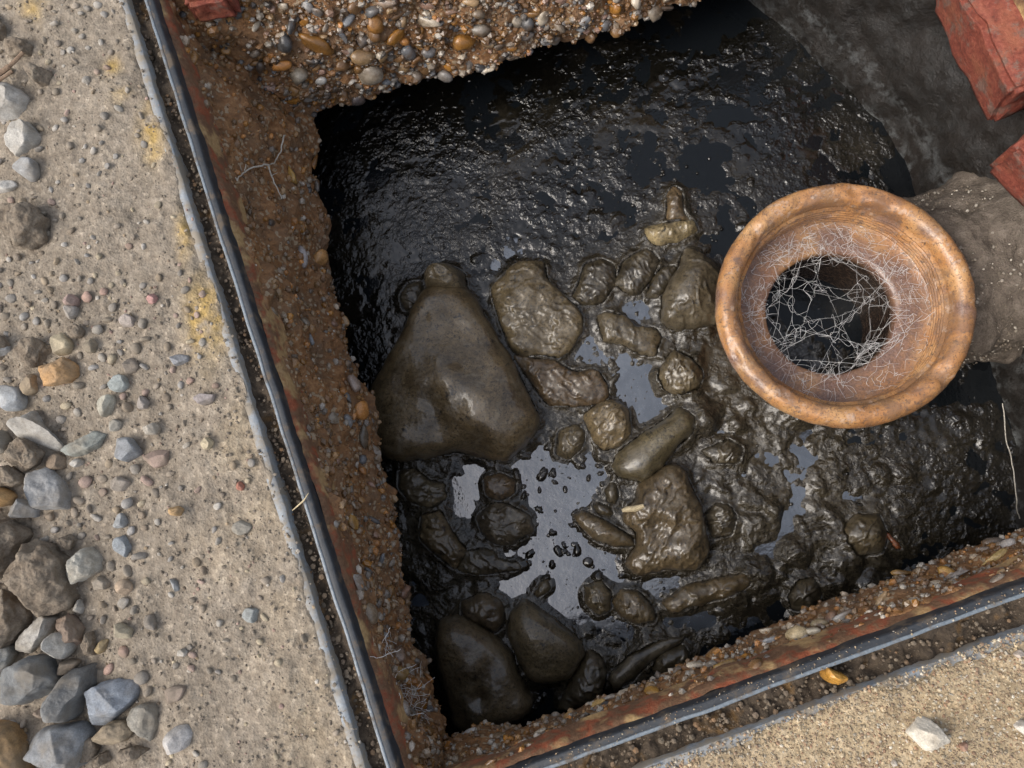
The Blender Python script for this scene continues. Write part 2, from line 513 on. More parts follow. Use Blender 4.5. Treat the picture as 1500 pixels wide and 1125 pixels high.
# ------------------------------------------------------------------ ground: one sheet from the frame to the horizon
def sand_share(v):
    q = to_px(np.c_[v[:, :2], np.zeros(len(v))])
    pl, dl, nl = side_line(0, 0); pb, db, nb = side_line(1, 0)
    ol = (v[:, :2] - pl) @ nl; ob = (v[:, :2] - pb) @ nb
    s = smoothstep(-.03, .05, ob - np.maximum(ol, 0) * 1.0)
    return np.clip(s, 0, 1), ol, ob
def ground_z(v):
    s, ol, ob = sand_share(v)
    o = np.maximum(ol, ob)
    rough = 1 - .65 * s
    z = .0012 + fbm(v, .012, 4, 3) * .0012 * rough + fbm(v, .05, 3, 11) * .0035 * rough * smoothstep(.0, .05, o)
    z += cells(v, .0075, 4) * -.0014 * rough + .0008
    z += smoothstep(.1, .3, ol) * (1 - s) * (.002 + fbm(v, .03, 4, 23) * .007)
    z += fbm(v, .004, 2, 31) * .0005
    return z
def build_ground():
    n1 = 210
    o_l = np.concatenate([np.linspace(.0168, .34, n1), .34 + np.geomspace(.01, 60, 14)])
    o_b = np.concatenate([np.linspace(.0212, .28, n1), .28 + np.geomspace(.01, 60, 14)])
    prof = [(o4(a, b), 0.0) for a, b in zip(o_l, o_b)]
    J = ring_mesh(prof, nseg=(470, 470, 60, 60))
    v = np.concatenate(J.v); f = np.concatenate(J.f)
    s, ol, ob = sand_share(v); o = np.maximum(ol, ob)
    far = smoothstep(.35, 1.0, o)
    v[:, 2] = ground_z(v) * (1 - far)
    near = (o < .028)
    # the inner edge crumbles
    v[:, 2] -= smoothstep(.0058, .0012, o - np.where(ob > ol, .0212, .0168) + fbm(v, .024, 4, 61) * .0048) * .0042
    v[:, 2] -= smoothstep(.012, .002, o - np.where(ob > ol, .0218, .0174)) * (.0007 + np.clip(fbm(v, .035, 3, 63), -.3, 1) * .0016)
    q = to_px(np.c_[v[:, :2], np.zeros(len(v))])
    yel = np.zeros(len(v))
    for x, y, sx, sy, a in ((305, 470, 26, 50, 1.), (222, 195, 16, 40, .8), (48, 14, 16, 18, .6), (272, 345, 12, 30, .7), (165, 100, 12, 16, .6), (180, 140, 14, 14, .4), (210, 60, 10, 22, .5)):
        yel = np.maximum(yel, a * np.exp(-((q[:, 0] - x) / sx) ** 2 - ((q[:, 1] - y) / sy) ** 2))
    yel = np.clip(yel * (1 + .9 * fbm(v, .01, 3, 77)), 0, 1)
    s2 = np.clip(s + .45 * np.clip(fbm(v, .06, 3, 51), 0, 1) * smoothstep(.14, .03, ol) * (q[:, 1] > 560), 0, 1)
    o = mesh_obj('ground', v, f, SOIL, attr=np.stack([s2, yel, np.zeros(len(v))], 1))
    tag(o, 'trodden grey brown soil and sand around the metal frame', kind='structure')
build_ground()

# ------------------------------------------------------------------ manhole frame
fr = thing('manhole_frame', (*BL, 0), 'dark metal manhole frame with soil packed groove round the pit opening', 'manhole frame')
J = ring_mesh([(o4(.0152, .0198), -.02), (o4(.0156, .0200), -.0006), (o4(.0159, .0203), .0000), (o4(.0226, .0280), .0000), (o4(.0230, .0284), -.0008), (o4(.0234, .0288), -.01)], jit=.0005, seed=41, jscale=.012, zj=.0004)
J.build('outer_flange', FLANGE, fr)
J = ring_mesh([(o4(.0004), -.02), (o4(.0003), .001), (o4(-.0002), .0020), (o4(-.0006), .0024), (o4(-.0023), .0024), (o4(-.0026), .0021), (o4(-.0028), .001)], jit=.0005, seed=42, jscale=.03, zj=.0003)
J.build('rim_cap', CAP, fr)
J = ring_mesh([(o4(-.0026), .0018), (o4(-.0040), .0020), (o4(-.0068), .0019), (o4(-.0076), .0014), (o4(-.0081), -.002), (o4(-.0086), -.016)], jit=.0005, seed=42, jscale=.03, zj=.0003)
J.build('inner_rim', RIM, fr)
prof = [(o4(-.0078), -.0085), (o4(-.0090, -.0088), -.0095), (o4(-.0100, -.0098), -.0105), (o4(-.0112, -.0110), -.013), (o4(-.0120, -.0120), -.018), (o4(-.0124, -.0126), -.04)]
J = ring_mesh(prof, jit=.0016, seed=43, jscale=.02, zj=.0016)
J.build('inner_ledge', LEDGE, fr)
J = ring_mesh([(o4(-.001), -.006)] + [(o4(a * .0168, a * .0215), -.0085 - .003 * math.sin(a * 3.14)) for a in np.linspace(0.0, 1, 9)], nseg=(520, 520, 40, 40), jit=.0002, seed=44)
v = np.concatenate(J.v); v[:, 2] += fbm(v, .008, 4, 66) * .0035 + fbm(v, .05, 2, 67) * .003
g = mesh_obj('groove_soil', v, np.concatenate(J.f), GROOVE, fr)

# ------------------------------------------------------------------ stones
def resample(pts, n):
    pts = np.asarray(pts, float); pts = np.vstack([pts, pts[:1]])
    s = np.r_[0, np.cumsum(np.linalg.norm(np.diff(pts, axis=0), axis=1))]
    t = np.linspace(0, s[-1], n, endpoint=False)
    return np.stack([np.interp(t, s, pts[:, 0]), np.interp(t, s, pts[:, 1])], 1)
def soften(p, k):
    for _ in range(k): p = (np.roll(p, 1, 0) + 2 * p + np.roll(p, -1, 0)) / 4
    return p
def ellipse(cx, cy, w, h, ang=0, n=14, jit=.08, seed=0):
    r = np.random.default_rng(int(cx * 131 + cy * 7 + seed)); th = np.arange(n) * 2 * math.pi / n
    k = 1 + r.uniform(-jit, jit, n)
    x = np.cos(th) * w / 2 * k; y = np.sin(th) * h / 2 * k; a = math.radians(ang)
    return [(cx + x[i] * math.cos(a) - y[i] * math.sin(a), cy + x[i] * math.sin(a) + y[i] * math.cos(a)) for i in range(n)]

def body(out_px, z_out, H, below, nang=56, nlat=22, e=.75, facets=0, soft=2, rough=.0, rscale=.01, seed=0, feats=(), lo=.6, hi=.92, top_only=False, tilt=(0, 0)):
    """a closed body whose plan outline is given; H above and 'below' beneath the outline's level"""
    rng = np.random.default_rng(seed + 1000)
    o = P(soften(resample(out_px, nang), soft), z_out)[:, :2]
    c = o.mean(0); rel = o - c
    nlo = max(3, nlat // 5)
    t = np.linspace(0, 1, nlat - nlo); cu = 1 - t ** 1.7 * .999          # dense at the rim, even towards the top
    kz = 2 / e
    zu = np.maximum(1 - cu ** kz, 0) ** (1 / kz)
    pl = np.linspace(-math.pi / 2 * (.5 if top_only else .999), 0, nlo, endpoint=False)
    cr = np.r_[np.cos(pl) ** e, cu]; cz = np.r_[-np.abs(np.sin(pl)) ** e, zu]
    rad = np.linalg.norm(rel, axis=1); ang = rel / rad[:, None]
    ks = np.fft.rfftfreq(nang, 1 / nang); F = np.fft.rfft(rel[:, 0] + 0 * rad); 
    fx, fy = np.fft.rfft(rel[:, 0]), np.fft.rfft(rel[:, 1])
    sm = lambda w: np.stack([np.fft.irfft(fx * np.exp(-(ks - 1).clip(0) / w), nang), np.fft.irfft(fy * np.exp(-(ks - 1).clip(0) / w), nang)], 1)
    inner = sm(.7)
    # unit body for facets
    rmax = np.linalg.norm(rel, axis=1).max()
    v = np.zeros((nang, nlat, 3))
    bl = (cr ** 1.3)[None, :, None]
    v[..., :2] = (rel[:, None, :] * bl + inner[:, None, :] * (1 - bl)) * cr[None, :, None]; v[..., 2] = cz[None, :]
    v = v.reshape(-1, 3)
    if facets:
        sc = np.array([rmax, rmax, 1.0]); u = v / sc
        for _ in range(facets):
            n = rng.normal(size=3); n[2] = abs(n[2]) * 1.1 + .15; n /= np.linalg.norm(n)
            s = u @ n; d = s.max() * rng.uniform(lo, hi)
            u = u - np.maximum(s - d, 0)[:, None] * n * .95
        v = u * sc
    v[:, 2] = np.where(v[:, 2] > 0, v[:, 2] * H, v[:, 2] * below)
    v[:, 2] += (v[:, 0] * tilt[0] + v[:, 1] * tilt[1]) * (v[:, 2] > 0)
    v[:, :2] += c; v[:, 2] += z_out
    if rough:
        w = v.copy(); w[:, 2] *= 1.4
        nr = v - np.array([c[0], c[1], z_out]); nr /= np.linalg.norm(nr, axis=1)[:, None] + 1e-9
        v = v + nr * (fbm(w, rscale, 4, seed) * rough)[:, None]
    for (fx, fy, sg, amp) in feats:
        q = P([(fx, fy)], z_out + H * .6)[0]; sgm = sg * (CAM_H - z_out) / FPX
        v[:, 2] += amp * np.exp(-((v[:, 0] - q[0]) ** 2 + (v[:, 1] - q[1]) ** 2) / sgm ** 2) * (v[:, 2] > z_out)
    f = grid_faces(nang, nlat, True)
    return v, f, np.array([c[0], c[1], z_out])

WHITE = (.52, .50, .46); PALE = (.44, .42, .38); LGREY = (.34, .34, .335); GREY = (.235, .24, .245); SLATE = (.135, .145, .15)
BLUEG = (.26, .275, .29); CREAM = (.50, .42, .28); TAN = (.36, .27, .17); ORANGE = (.46, .26, .105); BROWN = (.24, .18, .125)
PINK = (.42, .285, .24); RED = (.4, .16, .11); GREENG = (.27, .29, .265); OCHRE = (.42, .21, .05)

Za = lambda p: Z(0, 0, 3, p); Zb = lambda p: Z(0, 400, 3.215, p); Zc = lambda p: Z(0, 740, 2.923, p); Zd = lambda p: Z(0, 375, 3, p)
E = ellipse
STONES = [   # outline, height m, colour, facets, label
 (Za([(-40,365),(60,360),(110,390),(120,450),(80,510),(20,530),(-40,520)]), .020, WHITE, 4, 'chalky white rounded stone at the left edge, uppermost of the pale stones'),
 (Za([(5,630),(60,550),(120,535),(165,590),(140,650),(70,690)]), .018, PALE, 6, 'pale grey angular stone below the chalky white stone at the left edge'),
 (Za([(55,720),(80,690),(150,700),(170,760),(140,800),(90,805)]), .013, LGREY, 5, 'small light grey stone with bluish face under the pale angular stone'),
 (Za([(-20,800),(60,795),(80,815),(40,845),(-20,850)]), .008, WHITE, 3, 'thin flat whitish stone at the left edge beside a small grey stone'),
 (Zb([(250,310),(290,275),(335,310),(340,350),(310,390),(270,390)]), .013, CREAM, 4, 'cream yellow stone standing just above the orange brown stone'),
 (Zb([(170,470),(220,430),(300,398),(360,430),(365,480),(310,515),(240,535),(180,525)]), .016, ORANGE, 6, 'orange brown oblong stone with grey patch on the soil'),
 (Zb([(100,550),(130,460),(160,470),(165,560),(130,580)]), .010, TAN, 4, 'narrow tan stone leaning beside the white round stone'),
 (Zb([(-10,580),(40,525),(90,540),(113,590),(95,645),(50,655),(-10,630)]), .017, (.45, .47, .48), 4, 'bluish white rounded stone at the left edge above the long pale wedge'),
 (Zb([(10,690),(60,660),(140,640),(200,720),(285,820),(250,845),(150,800),(60,750)]), .018, PALE, 6, 'long pale grey wedge shaped stone with brown stain'),
 (Zb([(285,830),(360,790),(440,745),(500,750),(470,810),(400,860),(350,875)]), .013, GREENG, 5, 'grey green wedge shaped stone touching the tip of the long pale wedge'),
 (Zb([(115,1010),(150,940),(220,910),(280,970),(325,1080),(300,1120),(180,1115)]), .022, LGREY, 6, 'large light grey flint stone under the long pale wedge'),
 (Zb([(220,880),(270,845),(320,870),(310,920),(240,930)]), .011, BROWN, 3, 'smooth brown stone wedged above the large light grey flint'),
 (Zb([(540,780),(620,770),(665,860),(610,900),(560,880)]), .012, BLUEG, 7, 'blue grey broken stone with white veins beside a pink stone'),
 (Zb([(680,860),(740,815),(800,830),(790,900),(740,920),(700,900)]), .011, (.33, .235, .195), 5, 'pinkish brown lumpy stone beside the blue grey veined stone'),
 (Zb([(335,900),(360,875),(395,880),(385,905),(350,920)]), .007, WHITE, 3, 'small white chip below the grey green wedge'),
 (Zb([(440,640),(490,580),(535,570),(548,610),(530,660),(490,685)]), .012, (.46, .44, .36), 5, 'cream angular stone in the middle of the soil strip'),
 (Zb([(520,520),(545,475),(590,480),(603,525),(570,568),(530,550)]), .012, (.33, .36, .345), 4, 'pale greenish grey rounded stone above the cream angular stone'),
 (Zb([(575,430),(615,395),(650,425),(640,470),(590,475)]), .009, (.3, .25, .2), 4, 'brownish squarish pebble above right of the greenish grey stone'),
 (Zb([(568,215),(605,192),(640,220),(625,258),(580,255)]), .009, (.42, .36, .32), 4, 'pinkish white angular pebble on bare soil'),
 (Zb([(690,115),(715,85),(745,115),(730,145),(700,145)]), .007, (.42, .23, .21), 4, 'small rose red angular pebble near the yellow sand patch'),
 (Zb([(300,120),(340,95),(370,120),(355,155),(315,155)]), .009, (.35, .25, .22), 3, 'round dull pink pebble above a whitish chip'),
 (Zb([(295,160),(365,155),(355,200),(330,222),(310,200)]), .009, (.38, .35, .32), 4, 'whitish grey chip just below the dull pink pebble'),
 (Zb([(395,330),(430,300),(460,335),(445,380),(405,375)]), .009, (.3, .25, .18), 2, 'round brownish pebble right of the cream yellow stone'),
 (Zb([(635,605),(670,575),(703,605),(690,640),(655,645)]), .009, (.36, .32, .29), 4, 'pale brown faceted pebble right of the cream angular stone'),
 (Zb([(680,715),(715,698),(752,720),(745,760),(690,760)]), .009, (.4, .36, .3), 4, 'pale squarish pebble above the pinkish brown stone'),
 (Zb([(498,715),(535,683),(572,700),(560,745),(515,742)]), .009, (.4, .38, .33), 4, 'pale chip with a brown hollow below the cream angular stone'),
 (Zb([(510,975),(560,950),(620,985),(600,1030),(540,1030)]), .010, (.3, .26, .22), 3, 'flattish brown grey stone below the blue grey veined stone'),
 (Zd([(750,440),(790,420),(832,440),(825,475),(770,488)]), .008, (.27, .28, .3), 4, 'flat bluish grey pebble beside the yellow sand patch'),
 (Zd([(850,625),(890,595),(950,600),(935,640),(890,662)]), .008, (.34, .3, .3), 4, 'long purplish grey pebble on soil near the frame'),
 (Zd([(875,825),(905,790),(940,815),(925,848),(885,848)]), .008, CREAM, 4, 'small cream pebble below the long purplish pebble'),
 (Zd([(1040,1010),(1055,990),(1075,1005),(1065,1030),(1045,1028)]), .005, RED, 3, 'tiny brick red chip close to the frame'),
 (Zd([(-40,450),(20,365),(50,380),(50,420),(20,450)]), .016, LGREY, 4, 'grey stone cut by the left edge, level with the cream yellow stone'),
 (Zd([(-40,870),(0,760),(30,770),(45,830),(20,865)]), .012, (.2, .19, .165), 4, 'dark greenish grey stone at the left edge below the long pale wedge'),
 (Zd([(-40,1010),(30,1020),(70,1050),(40,1100),(-40,1105)]), .016, (.42, .25, .1), 2, 'rusty orange stone at the left edge beside the light grey flint'),
 (Zd([(45,1100),(90,1060),(160,1090),(170,1150),(60,1150)]), .012, (.24, .25, .26), 5, 'bluish grey stone half hidden under the light grey flint'),
 (Zc([(308,220),(370,180),(435,235),(425,280),(330,335),(312,290)]), .018, (.55, .53, .46), 7, 'clean white angular stone beside the brown earth clods'),
 (Zc([(385,340),(430,300),(470,325),(465,360),(410,362)]), .010, (.36, .31, .25), 5, 'pale brown triangular stone just below the white angular stone'),
 (E(183, 860, 24, 24), .009, (.4, .3, .21), 2, 'round peach coloured pebble right of the pale brown triangular stone'),
 (Zc([(478,150),(540,120),(565,180),(550,215),(520,238),(470,190)]), .010, (.24, .265, .285), 7, 'bluish slate chip lying flat above the peach coloured pebble'),
 (Zc([(480,70),(520,30),(548,70),(530,100),(492,100)]), .009, (.33, .34, .34), 5, 'light slate chip above the flat bluish chip'),
 (Zc([(55,610),(120,540),(190,460),(235,480),(225,540),(160,610),(110,650)]), .020, PALE, 6, 'pale oblong stone leaning diagonally above the dark slate lumps'),
 (Zc([(210,580),(240,540),(290,545),(303,610),(270,670),(225,665)]), .017, (.38, .37, .34), 6, 'pale grey upright stone right of the diagonal oblong stone'),
 (Zc([(245,490),(300,465),(345,530),(350,590),(320,610),(290,540)]), .015, (.26, .18, .135), 3, 'reddish brown stone behind the pale grey upright stone'),
 (Zc([(-20,790),(60,690),(150,640),(210,650),(255,740),(210,840),(150,870),(100,850),(-20,830)]), .032, SLATE, 7, 'dark slate grey angular stone, leftmost of the slate cluster'),
 (Zc([(215,790),(300,710),(400,670),(435,700),(390,770),(340,830),(330,900),(290,935),(240,890)]), .030, (.155, .16, .16), 7, 'dark grey angular stone in the middle of the slate cluster'),
 (Zc([(340,880),(380,790),(450,755),(560,735),(590,760),(580,830),(500,910),(440,965),(370,930)]), .024, (.24, .27, .31), 8, 'light blue grey angular stone, rightmost of the slate cluster'),
 (Zc([(100,995),(170,955),(340,935),(378,990),(350,1120),(290,1160),(160,1090)]), .028, (.235, .25, .265), 7, 'mid grey blocky stone, lowest of the slate cluster'),
 (Zc([(-40,920),(50,935),(110,1020),(145,1110),(100,1190),(-40,1190)]), .028, (.36, .22, .095), 2, 'big smooth orange brown cobble in the lower left corner'),
 (Zc([(140,1145),(180,1085),(240,1080),(285,1110),(300,1180),(200,1190)]), .018, (.46, .44, .38), 3, 'whitish stone at the bottom edge beside the orange brown cobble'),
 (Zc([(400,990),(480,925),(545,920),(570,960),(540,1010),(460,1035)]), .014, (.3, .235, .155), 3, 'flat tan stone under the light blue grey stone'),
 (Zc([(545,890),(610,850),(670,850),(675,930),(640,1020),(600,1010)]), .014, (.26, .245, .21), 6, 'greyish brown wedge stone right of the slate cluster'),
 (Zc([(710,1000),(740,950),(800,935),(828,970),(800,1040),(730,1065)]), .015, (.5, .48, .46), 4, 'clean white oval stone alone on the soil near the bottom'),
 (Zc([(465,540),(510,500),(570,530),(560,575),(480,575)]), .011, (.4, .35, .25), 5, 'pale stone with orange spot beside an ochre chip'),
 (Zc([(410,620),(440,575),(468,570),(455,620),(425,640)]), .008, (.42, .31, .15), 3, 'ochre yellow chip below the pale stone with orange spot'),
 (Zc([(-40,600),(40,605),(50,640),(20,720),(-40,740)]), .016, (.4, .41, .39), 4, 'pale stone cut by the left edge above the slate cluster'),
 (Zc([(240,690),(290,655),(340,670),(300,720),(260,725)]), .012, (.27, .215, .16), 3, 'brown pebble jammed between pale upright stone and slate'),
 (Zc([(140,880),(200,855),(250,900),(190,912)]), .010, (.24, .18, .14), 2, 'flat brown stone tucked beneath the dark slate stones'),
 (Zc([(620,480),(650,465),(670,510),(655,550),(625,525)]), .007, (.27, .24, .21), 2, 'oval grey brown pebble half sunk in soil near the lower middle'),
 (Zc([(755,625),(785,608),(808,630),(790,650),(760,645)]), .006, WHITE, 3, 'small bright white chip on soil above the white oval stone'),
 (Zc([(690,800),(750,770),(800,775),(770,840),(710,855)]), .008, (.3, .23, .19), 4, 'flat brownish pink stone half buried above the white oval stone'),
 (Zc([(320,440),(340,400),(360,440),(345,470),(310,465)]), .008, (.42, .41, .38), 4, 'small whitish grey chip below the white angular stone'),
 (Zc([(730,315),(755,320),(770,365),(750,370)]), .005, (.3, .31, .31), 3, 'thin grey sliver on the soil midway to the frame'),
 (E(354, 773, 32, 22, -10), .006, (.27, .25, .21), 2, 'greyish pebble sunk in soil close to the frame'),
 (E(368, 901, 28, 22, 5), .008, (.27, .29, .285), 4, 'grey oval pebble with dark spots near the lower frame side'),
 (Zc([(720,20),(750,-5),(785,15),(770,50),(735,45)]), .008, (.44, .28, .13), 3, 'small orange tan pebble on the soil near mid height'),
]
LOWER_STONES = [
 (Z(1000, 780, 3, [(990,885),(1045,800),(1100,830),(1168,905),(1140,970),(1060,960)]), .019, (.62, .57, .48), 8, 'creamy white angular stone alone on the sand at lower right'),
 (Z(1000, 780, 3, [(1455,850),(1490,825),(1540,840),(1540,900),(1490,885)]), .012, (.6, .56, .5), 5, 'white stone cut by the right edge on the sand'),
 (Z(1000, 780, 3, [(1452,535),(1480,515),(1500,530),(1480,558)]), .007, (.5, .42, .35), 3, 'small pale pebble on sand near the right edge'),
 (Z(1000, 780, 3, [(912,1010),(930,995),(942,1015),(925,1035)]), .005, (.55, .5, .43), 3, 'tiny white chip on sand at the bottom edge'),
 (Z(1000, 780, 3, [(1210,930),(1245,915),(1258,940),(1225,962)]), .006, (.36, .2, .14), 3, 'small reddish crumb beside the creamy white angular stone'),
]
def zat(px):
    p = P(np.mean(np.asarray(px), 0)[None], 0.0)
    return float(ground_z(p)[0])
def add_stone(k, spec, cat='stone', group=None, mat=STONE, name='stone', zoff=0.0):
    out, H, colr, fac, label = spec
    area = np.ptp(np.asarray(out), 0).max()
    big = area > 45
    v, f, c = body(out, zat(out) + H * .22 + zoff, H * .8, H * .8, nang=96 if big else 44, nlat=38 if big else 18, e=.62 if fac > 3 else .85,
                   facets=fac + (4 if fac > 3 else 0), soft=3 if fac > 3 else 5, rough=.0011 if big else .0006, rscale=.008, seed=k)
    o = mesh_obj(name, v, f, mat, origin=c - np.array([0, 0, H * .8]))
    o.color = (*colr, 1)
    return tag(o, label, cat, group)
for k, s in enumerate(STONES): add_stone(k, s, group='loose stones on the soil')
for k, s in enumerate(LOWER_STONES): add_stone(200 + k, s, group='loose stones on the sand')

CLODS = [
 (Za([(10,980),(60,910),(150,900),(210,960),(205,1040),(140,1090),(60,1080),(10,1040)]), .022, 'rough grey brown earth clod standing alone below the pale stones'),
 (Za([(30,190),(90,165),(140,200),(120,240),(50,245)]), .012, 'small crumbly earth clod nearest the top left corner'),
 (Za([(130,320),(170,300),(230,320),(210,370),(160,390)]), .012, 'small knobbly earth clod right of the dry twig'),
 (Za([(-30,60),(20,110),(30,160),(0,190),(-40,180)]), .014, 'earth clod cut by the left edge above the dry twig'),
 (Zb([(85,370),(110,310),(180,300),(245,330),(250,390),(180,430),(100,410)]), .014, 'wide crumbly earth clod left of the cream yellow stone'),
 (Zb([(60,800),(110,780),(190,840),(170,900),(110,940),(70,900)]), .014, 'dark earth clod under the long pale wedge'),
 (Zb([(0,930),(50,900),(110,960),(90,1010),(20,1010)]), .014, 'earth clod at the left edge above the rusty orange stone'),
 (Zb([(335,250),(370,235),(405,270),(390,310),(345,310)]), .010, 'little earth crumb beside the cream yellow stone'),
 (Zb([(-40,300),(30,300),(55,340),(50,390),(20,410),(-40,400)]), .013, 'dark earth clod at the left edge above the bluish white stone'),
 (Zc([(-40,60),(60,70),(120,130),(90,180),(80,260),(40,300),(-40,290)]), .030, 'large smooth earth clod, uppermost of the big three'),
 (Zc([(70,320),(130,230),(150,150),(230,170),(300,230),(325,330),(320,400),(260,465),(190,440),(150,370)]), .032, 'largest earth clod, left of the white angular stone'),
 (Zc([(-40,320),(70,340),(100,400),(140,440),(130,510),(60,600),(-40,600)]), .030, 'large earth clod at the left edge above the pale diagonal stone'),
 (Zc([(255,140),(290,125),(325,150),(310,185),(270,185)]), .010, 'little round earth clod above the largest clod'),
 (Zc([(360,560),(385,530),(410,570),(400,640),(370,630)]), .009, 'narrow earth crumb right of the reddish brown stone'),
 (Zc([(350,1040),(400,990),(420,1040),(400,1095),(355,1090)]), .012, 'brown earth lump right of the mid grey blocky stone'),
 (Zc([(415,1070),(470,1045),(485,1085),(440,1110)]), .010, 'earth crumb at the bottom below the flat tan stone'),
 (Zc([(520,1040),(580,1020),(630,1050),(590,1085),(530,1080)]), .009, 'flat earth crumb at the bottom below the greyish wedge stone'),
]
for k, (out, H, label) in enumerate(CLODS):
    big = np.ptp(np.asarray(out), 0).max() > 40
    v, f, c = body(out, zat(out) + H * .15, H * .85, H * .8, nang=110 if big else 60, nlat=44 if big else 24, e=.7, facets=2, soft=3,
                   rough=.0034 if big else .0026, rscale=.012 if big else .009, seed=400 + k)
    o = mesh_obj('earth_clod', v, f, CLOD, origin=c - np.array([0, 0, H * .8]))
    tag(o, label, 'clod', 'earth clods among the stones')

# small pebbles strewn over the soil: alike, one object each
PVAR = []
for k in range(14):
    r = np.random.default_rng(900 + k)
    v = facet(ICO2[0].copy(), 9 if k % 3 else 3, r, .5, .88)
    v *= (1 + .08 * fbm(v, .9, 2, k))[:, None]
    v *= np.array([1, r.uniform(.62, .9), r.uniform(.5, .75)])
    me = bpy.data.meshes.new('pebble'); me.from_pydata([tuple(x) for x in v], [], [list(map(int, x)) for x in ICO2[1]])
    me.polygons.foreach_set('use_smooth', np.full(len(me.polygons), True)); me.materials.append(STONE); PVAR.append(me)
PVARW = []
FL = []
for k in range(16):                                   # split flints and shell-like chips
    r = np.random.default_rng(980 + k)
    v = facet(ICO2[0].copy(), 16, r, .38, .8) * np.array([1.15, r.uniform(.55, .95), r.uniform(.35, .7)])
    me = bpy.data.meshes.new('pebble'); me.from_pydata([tuple(x) for x in v], [], [list(map(int, x)) for x in ICO2[1]]); me.materials.append(STONE)
    me.polygons.foreach_set('use_smooth', np.full(len(me.polygons), k % 2 == 0)); FL.append(me)
for me in PVAR + FL:
    m2 = me.copy(); m2.materials.clear(); m2.materials.append(PEB); PVARW.append(m2)
PALN = ['white', 'pale grey', 'light grey', 'grey', 'grey', 'cream', 'tan', 'brown', 'pinkish', 'brown', 'brown', 'dark brown', 'brown', 'pale grey', 'reddish', 'light grey']
PAL = [WHITE, PALE, LGREY, (.25, .24, .225), (.27, .255, .235), CREAM, TAN, BROWN, PINK, (.3, .25, .2), (.27, .22, .17), (.24, .2, .155), (.3, .26, .21), PALE, (.42, .25, .2), LGREY]
taken = [np.mean(np.asarray(s[0]), 0).tolist() + [np.ptp(np.asarray(s[0]), 0).max() / 2] for s in STONES + LOWER_STONES] + [np.mean(np.asarray(s[0]), 0).tolist() + [np.ptp(np.asarray(s[0]), 0).max() / 2] for s in CLODS]
def free(x, y, r):
    return all((x - a) ** 2 + (y - b) ** 2 > (r + c * .9) ** 2 for a, b, c in taken)
def left_limit(y): return 213 + .3155 * y - 34
n_peb = 0
for _ in range(20000):
    if n_peb >= 260: break
    y = RNG.uniform(2, 1120); x = RNG.uniform(2, left_limit(y) - 10)
    dens = math.exp(-(x / 190) ** 2) * (.2 + .8 * (y > 400)) + .022 * (y > 520)
    if RNG.random() > dens * 1.25: continue
    w = RNG.uniform(10, 17) * (RNG.uniform(1, 1.6) if x < 230 and y > 420 else .9)
    if not free(x, y, w / 2): continue
    p = P([(x, y)], 0)[0]; r = w * .508e-3 / 2
    o = bpy.data.objects.new('pebble', PVAR[int(RNG.integers(14))]); COL.objects.link(o)
    o.location = (p[0], p[1], float(ground_z(p[None])[0]) + r * .25); o.scale = (r * 1.15,) * 3
    o.rotation_euler = (RNG.uniform(-.4, .4), RNG.uniform(-.4, .4), RNG.uniform(0, 6.28))
    ci = int(RNG.integers(len(PAL)))
    cc = (np.array(PAL[ci]) * .65 + np.array((.28, .235, .185)) * .35) * RNG.uniform(.85, 1.15)
    o.color = (*cc, 1)
    tag(o, 'small %s pebble strewn over the %s soil left of the frame' % (PALN[ci], 'upper' if y < 400 else 'middle' if y < 760 else 'lower'), 'pebble', 'small pebbles strewn on the soil')
    taken.append([x, y, w / 2]); n_peb += 1

# grit: nobody could count it
def grit(name, n, sampler, smin, smax, pal, mat, label, seed, zfun, base=ICO1, parent=None, power=2.5, ground=False):
    r = np.random.default_rng(seed); J = Join(); done = 0
    bv, bf = base
    var = []
    for k in range(10):
        q = np.random.default_rng(seed * 31 + k); w = facet(bv.copy(), 4, q, .55, .9) * q.uniform(.6, 1.1, 3); var.append(w)
    pts = []
    while len(pts) < n:
        s = sampler(r)
        if s is not None: pts.append(s[0])
    pts = np.array(pts)
    if ground: pts[:, 2] = ground_z(pts)
    for pos in pts:
        a = smin + (smax - smin) * r.random() ** power
        th = r.uniform(0, 6.28); ct, st = math.cos(th), math.sin(th)
        w = var[int(r.integers(10))] * a * .5
        w = np.stack([w[:, 0] * ct - w[:, 1] * st, w[:, 0] * st + w[:, 1] * ct, w[:, 2] * .8], 1)
        c = np.array(pal[int(r.integers(len(pal)))]) * r.uniform(.7, 1.15)
        J.add(w + pos + np.array([0, 0, zfun(a)]), bf, c)
    o = J.build(name, mat, parent, smooth=False)
    return tag(o, label, kind='stuff')
def samp_left(r):
    y = r.uniform(-15, 1135); lim = left_limit(y) + 8
    x = r.uniform(-15, lim)
    if r.random() > .3 + .7 * (y > 420): return None
    p = P([(x, y)], 0.0)
    return p[0], (x, y)
GPAL = PAL[5:13] + [(.27, .225, .175)] * 12 + [(.22, .18, .138)] * 8 + [(.46, .42, .36)] * 2 + [(.36, .24, .19)]
grit('grit', 3900, samp_left, .0010, .0044, GPAL, STONE_A, 'fine stone grit scattered over the soil', 5, lambda a: a * .12, ground=True)
def samp_low(r):
    x = r.uniform(930, 1515); y = 1107 - .374 * (x - 1000) + r.uniform(-2, 240)
    if y > 1140: return None
    p = P([(x, y)], 0.0)
    return p[0], (x, y)
SPAL = [(.44, .34, .21), (.52, .43, .29), (.36, .26, .15), (.3, .21, .13), (.56, .5, .4), (.4, .3, .18), (.33, .2, .12)]
grit('sand_grains', 5600, samp_low, .0010, .0034, SPAL, STONE_A, 'coarse sand grains over the ground at lower right', 6, lambda a: a * .1, power=3, ground=True)
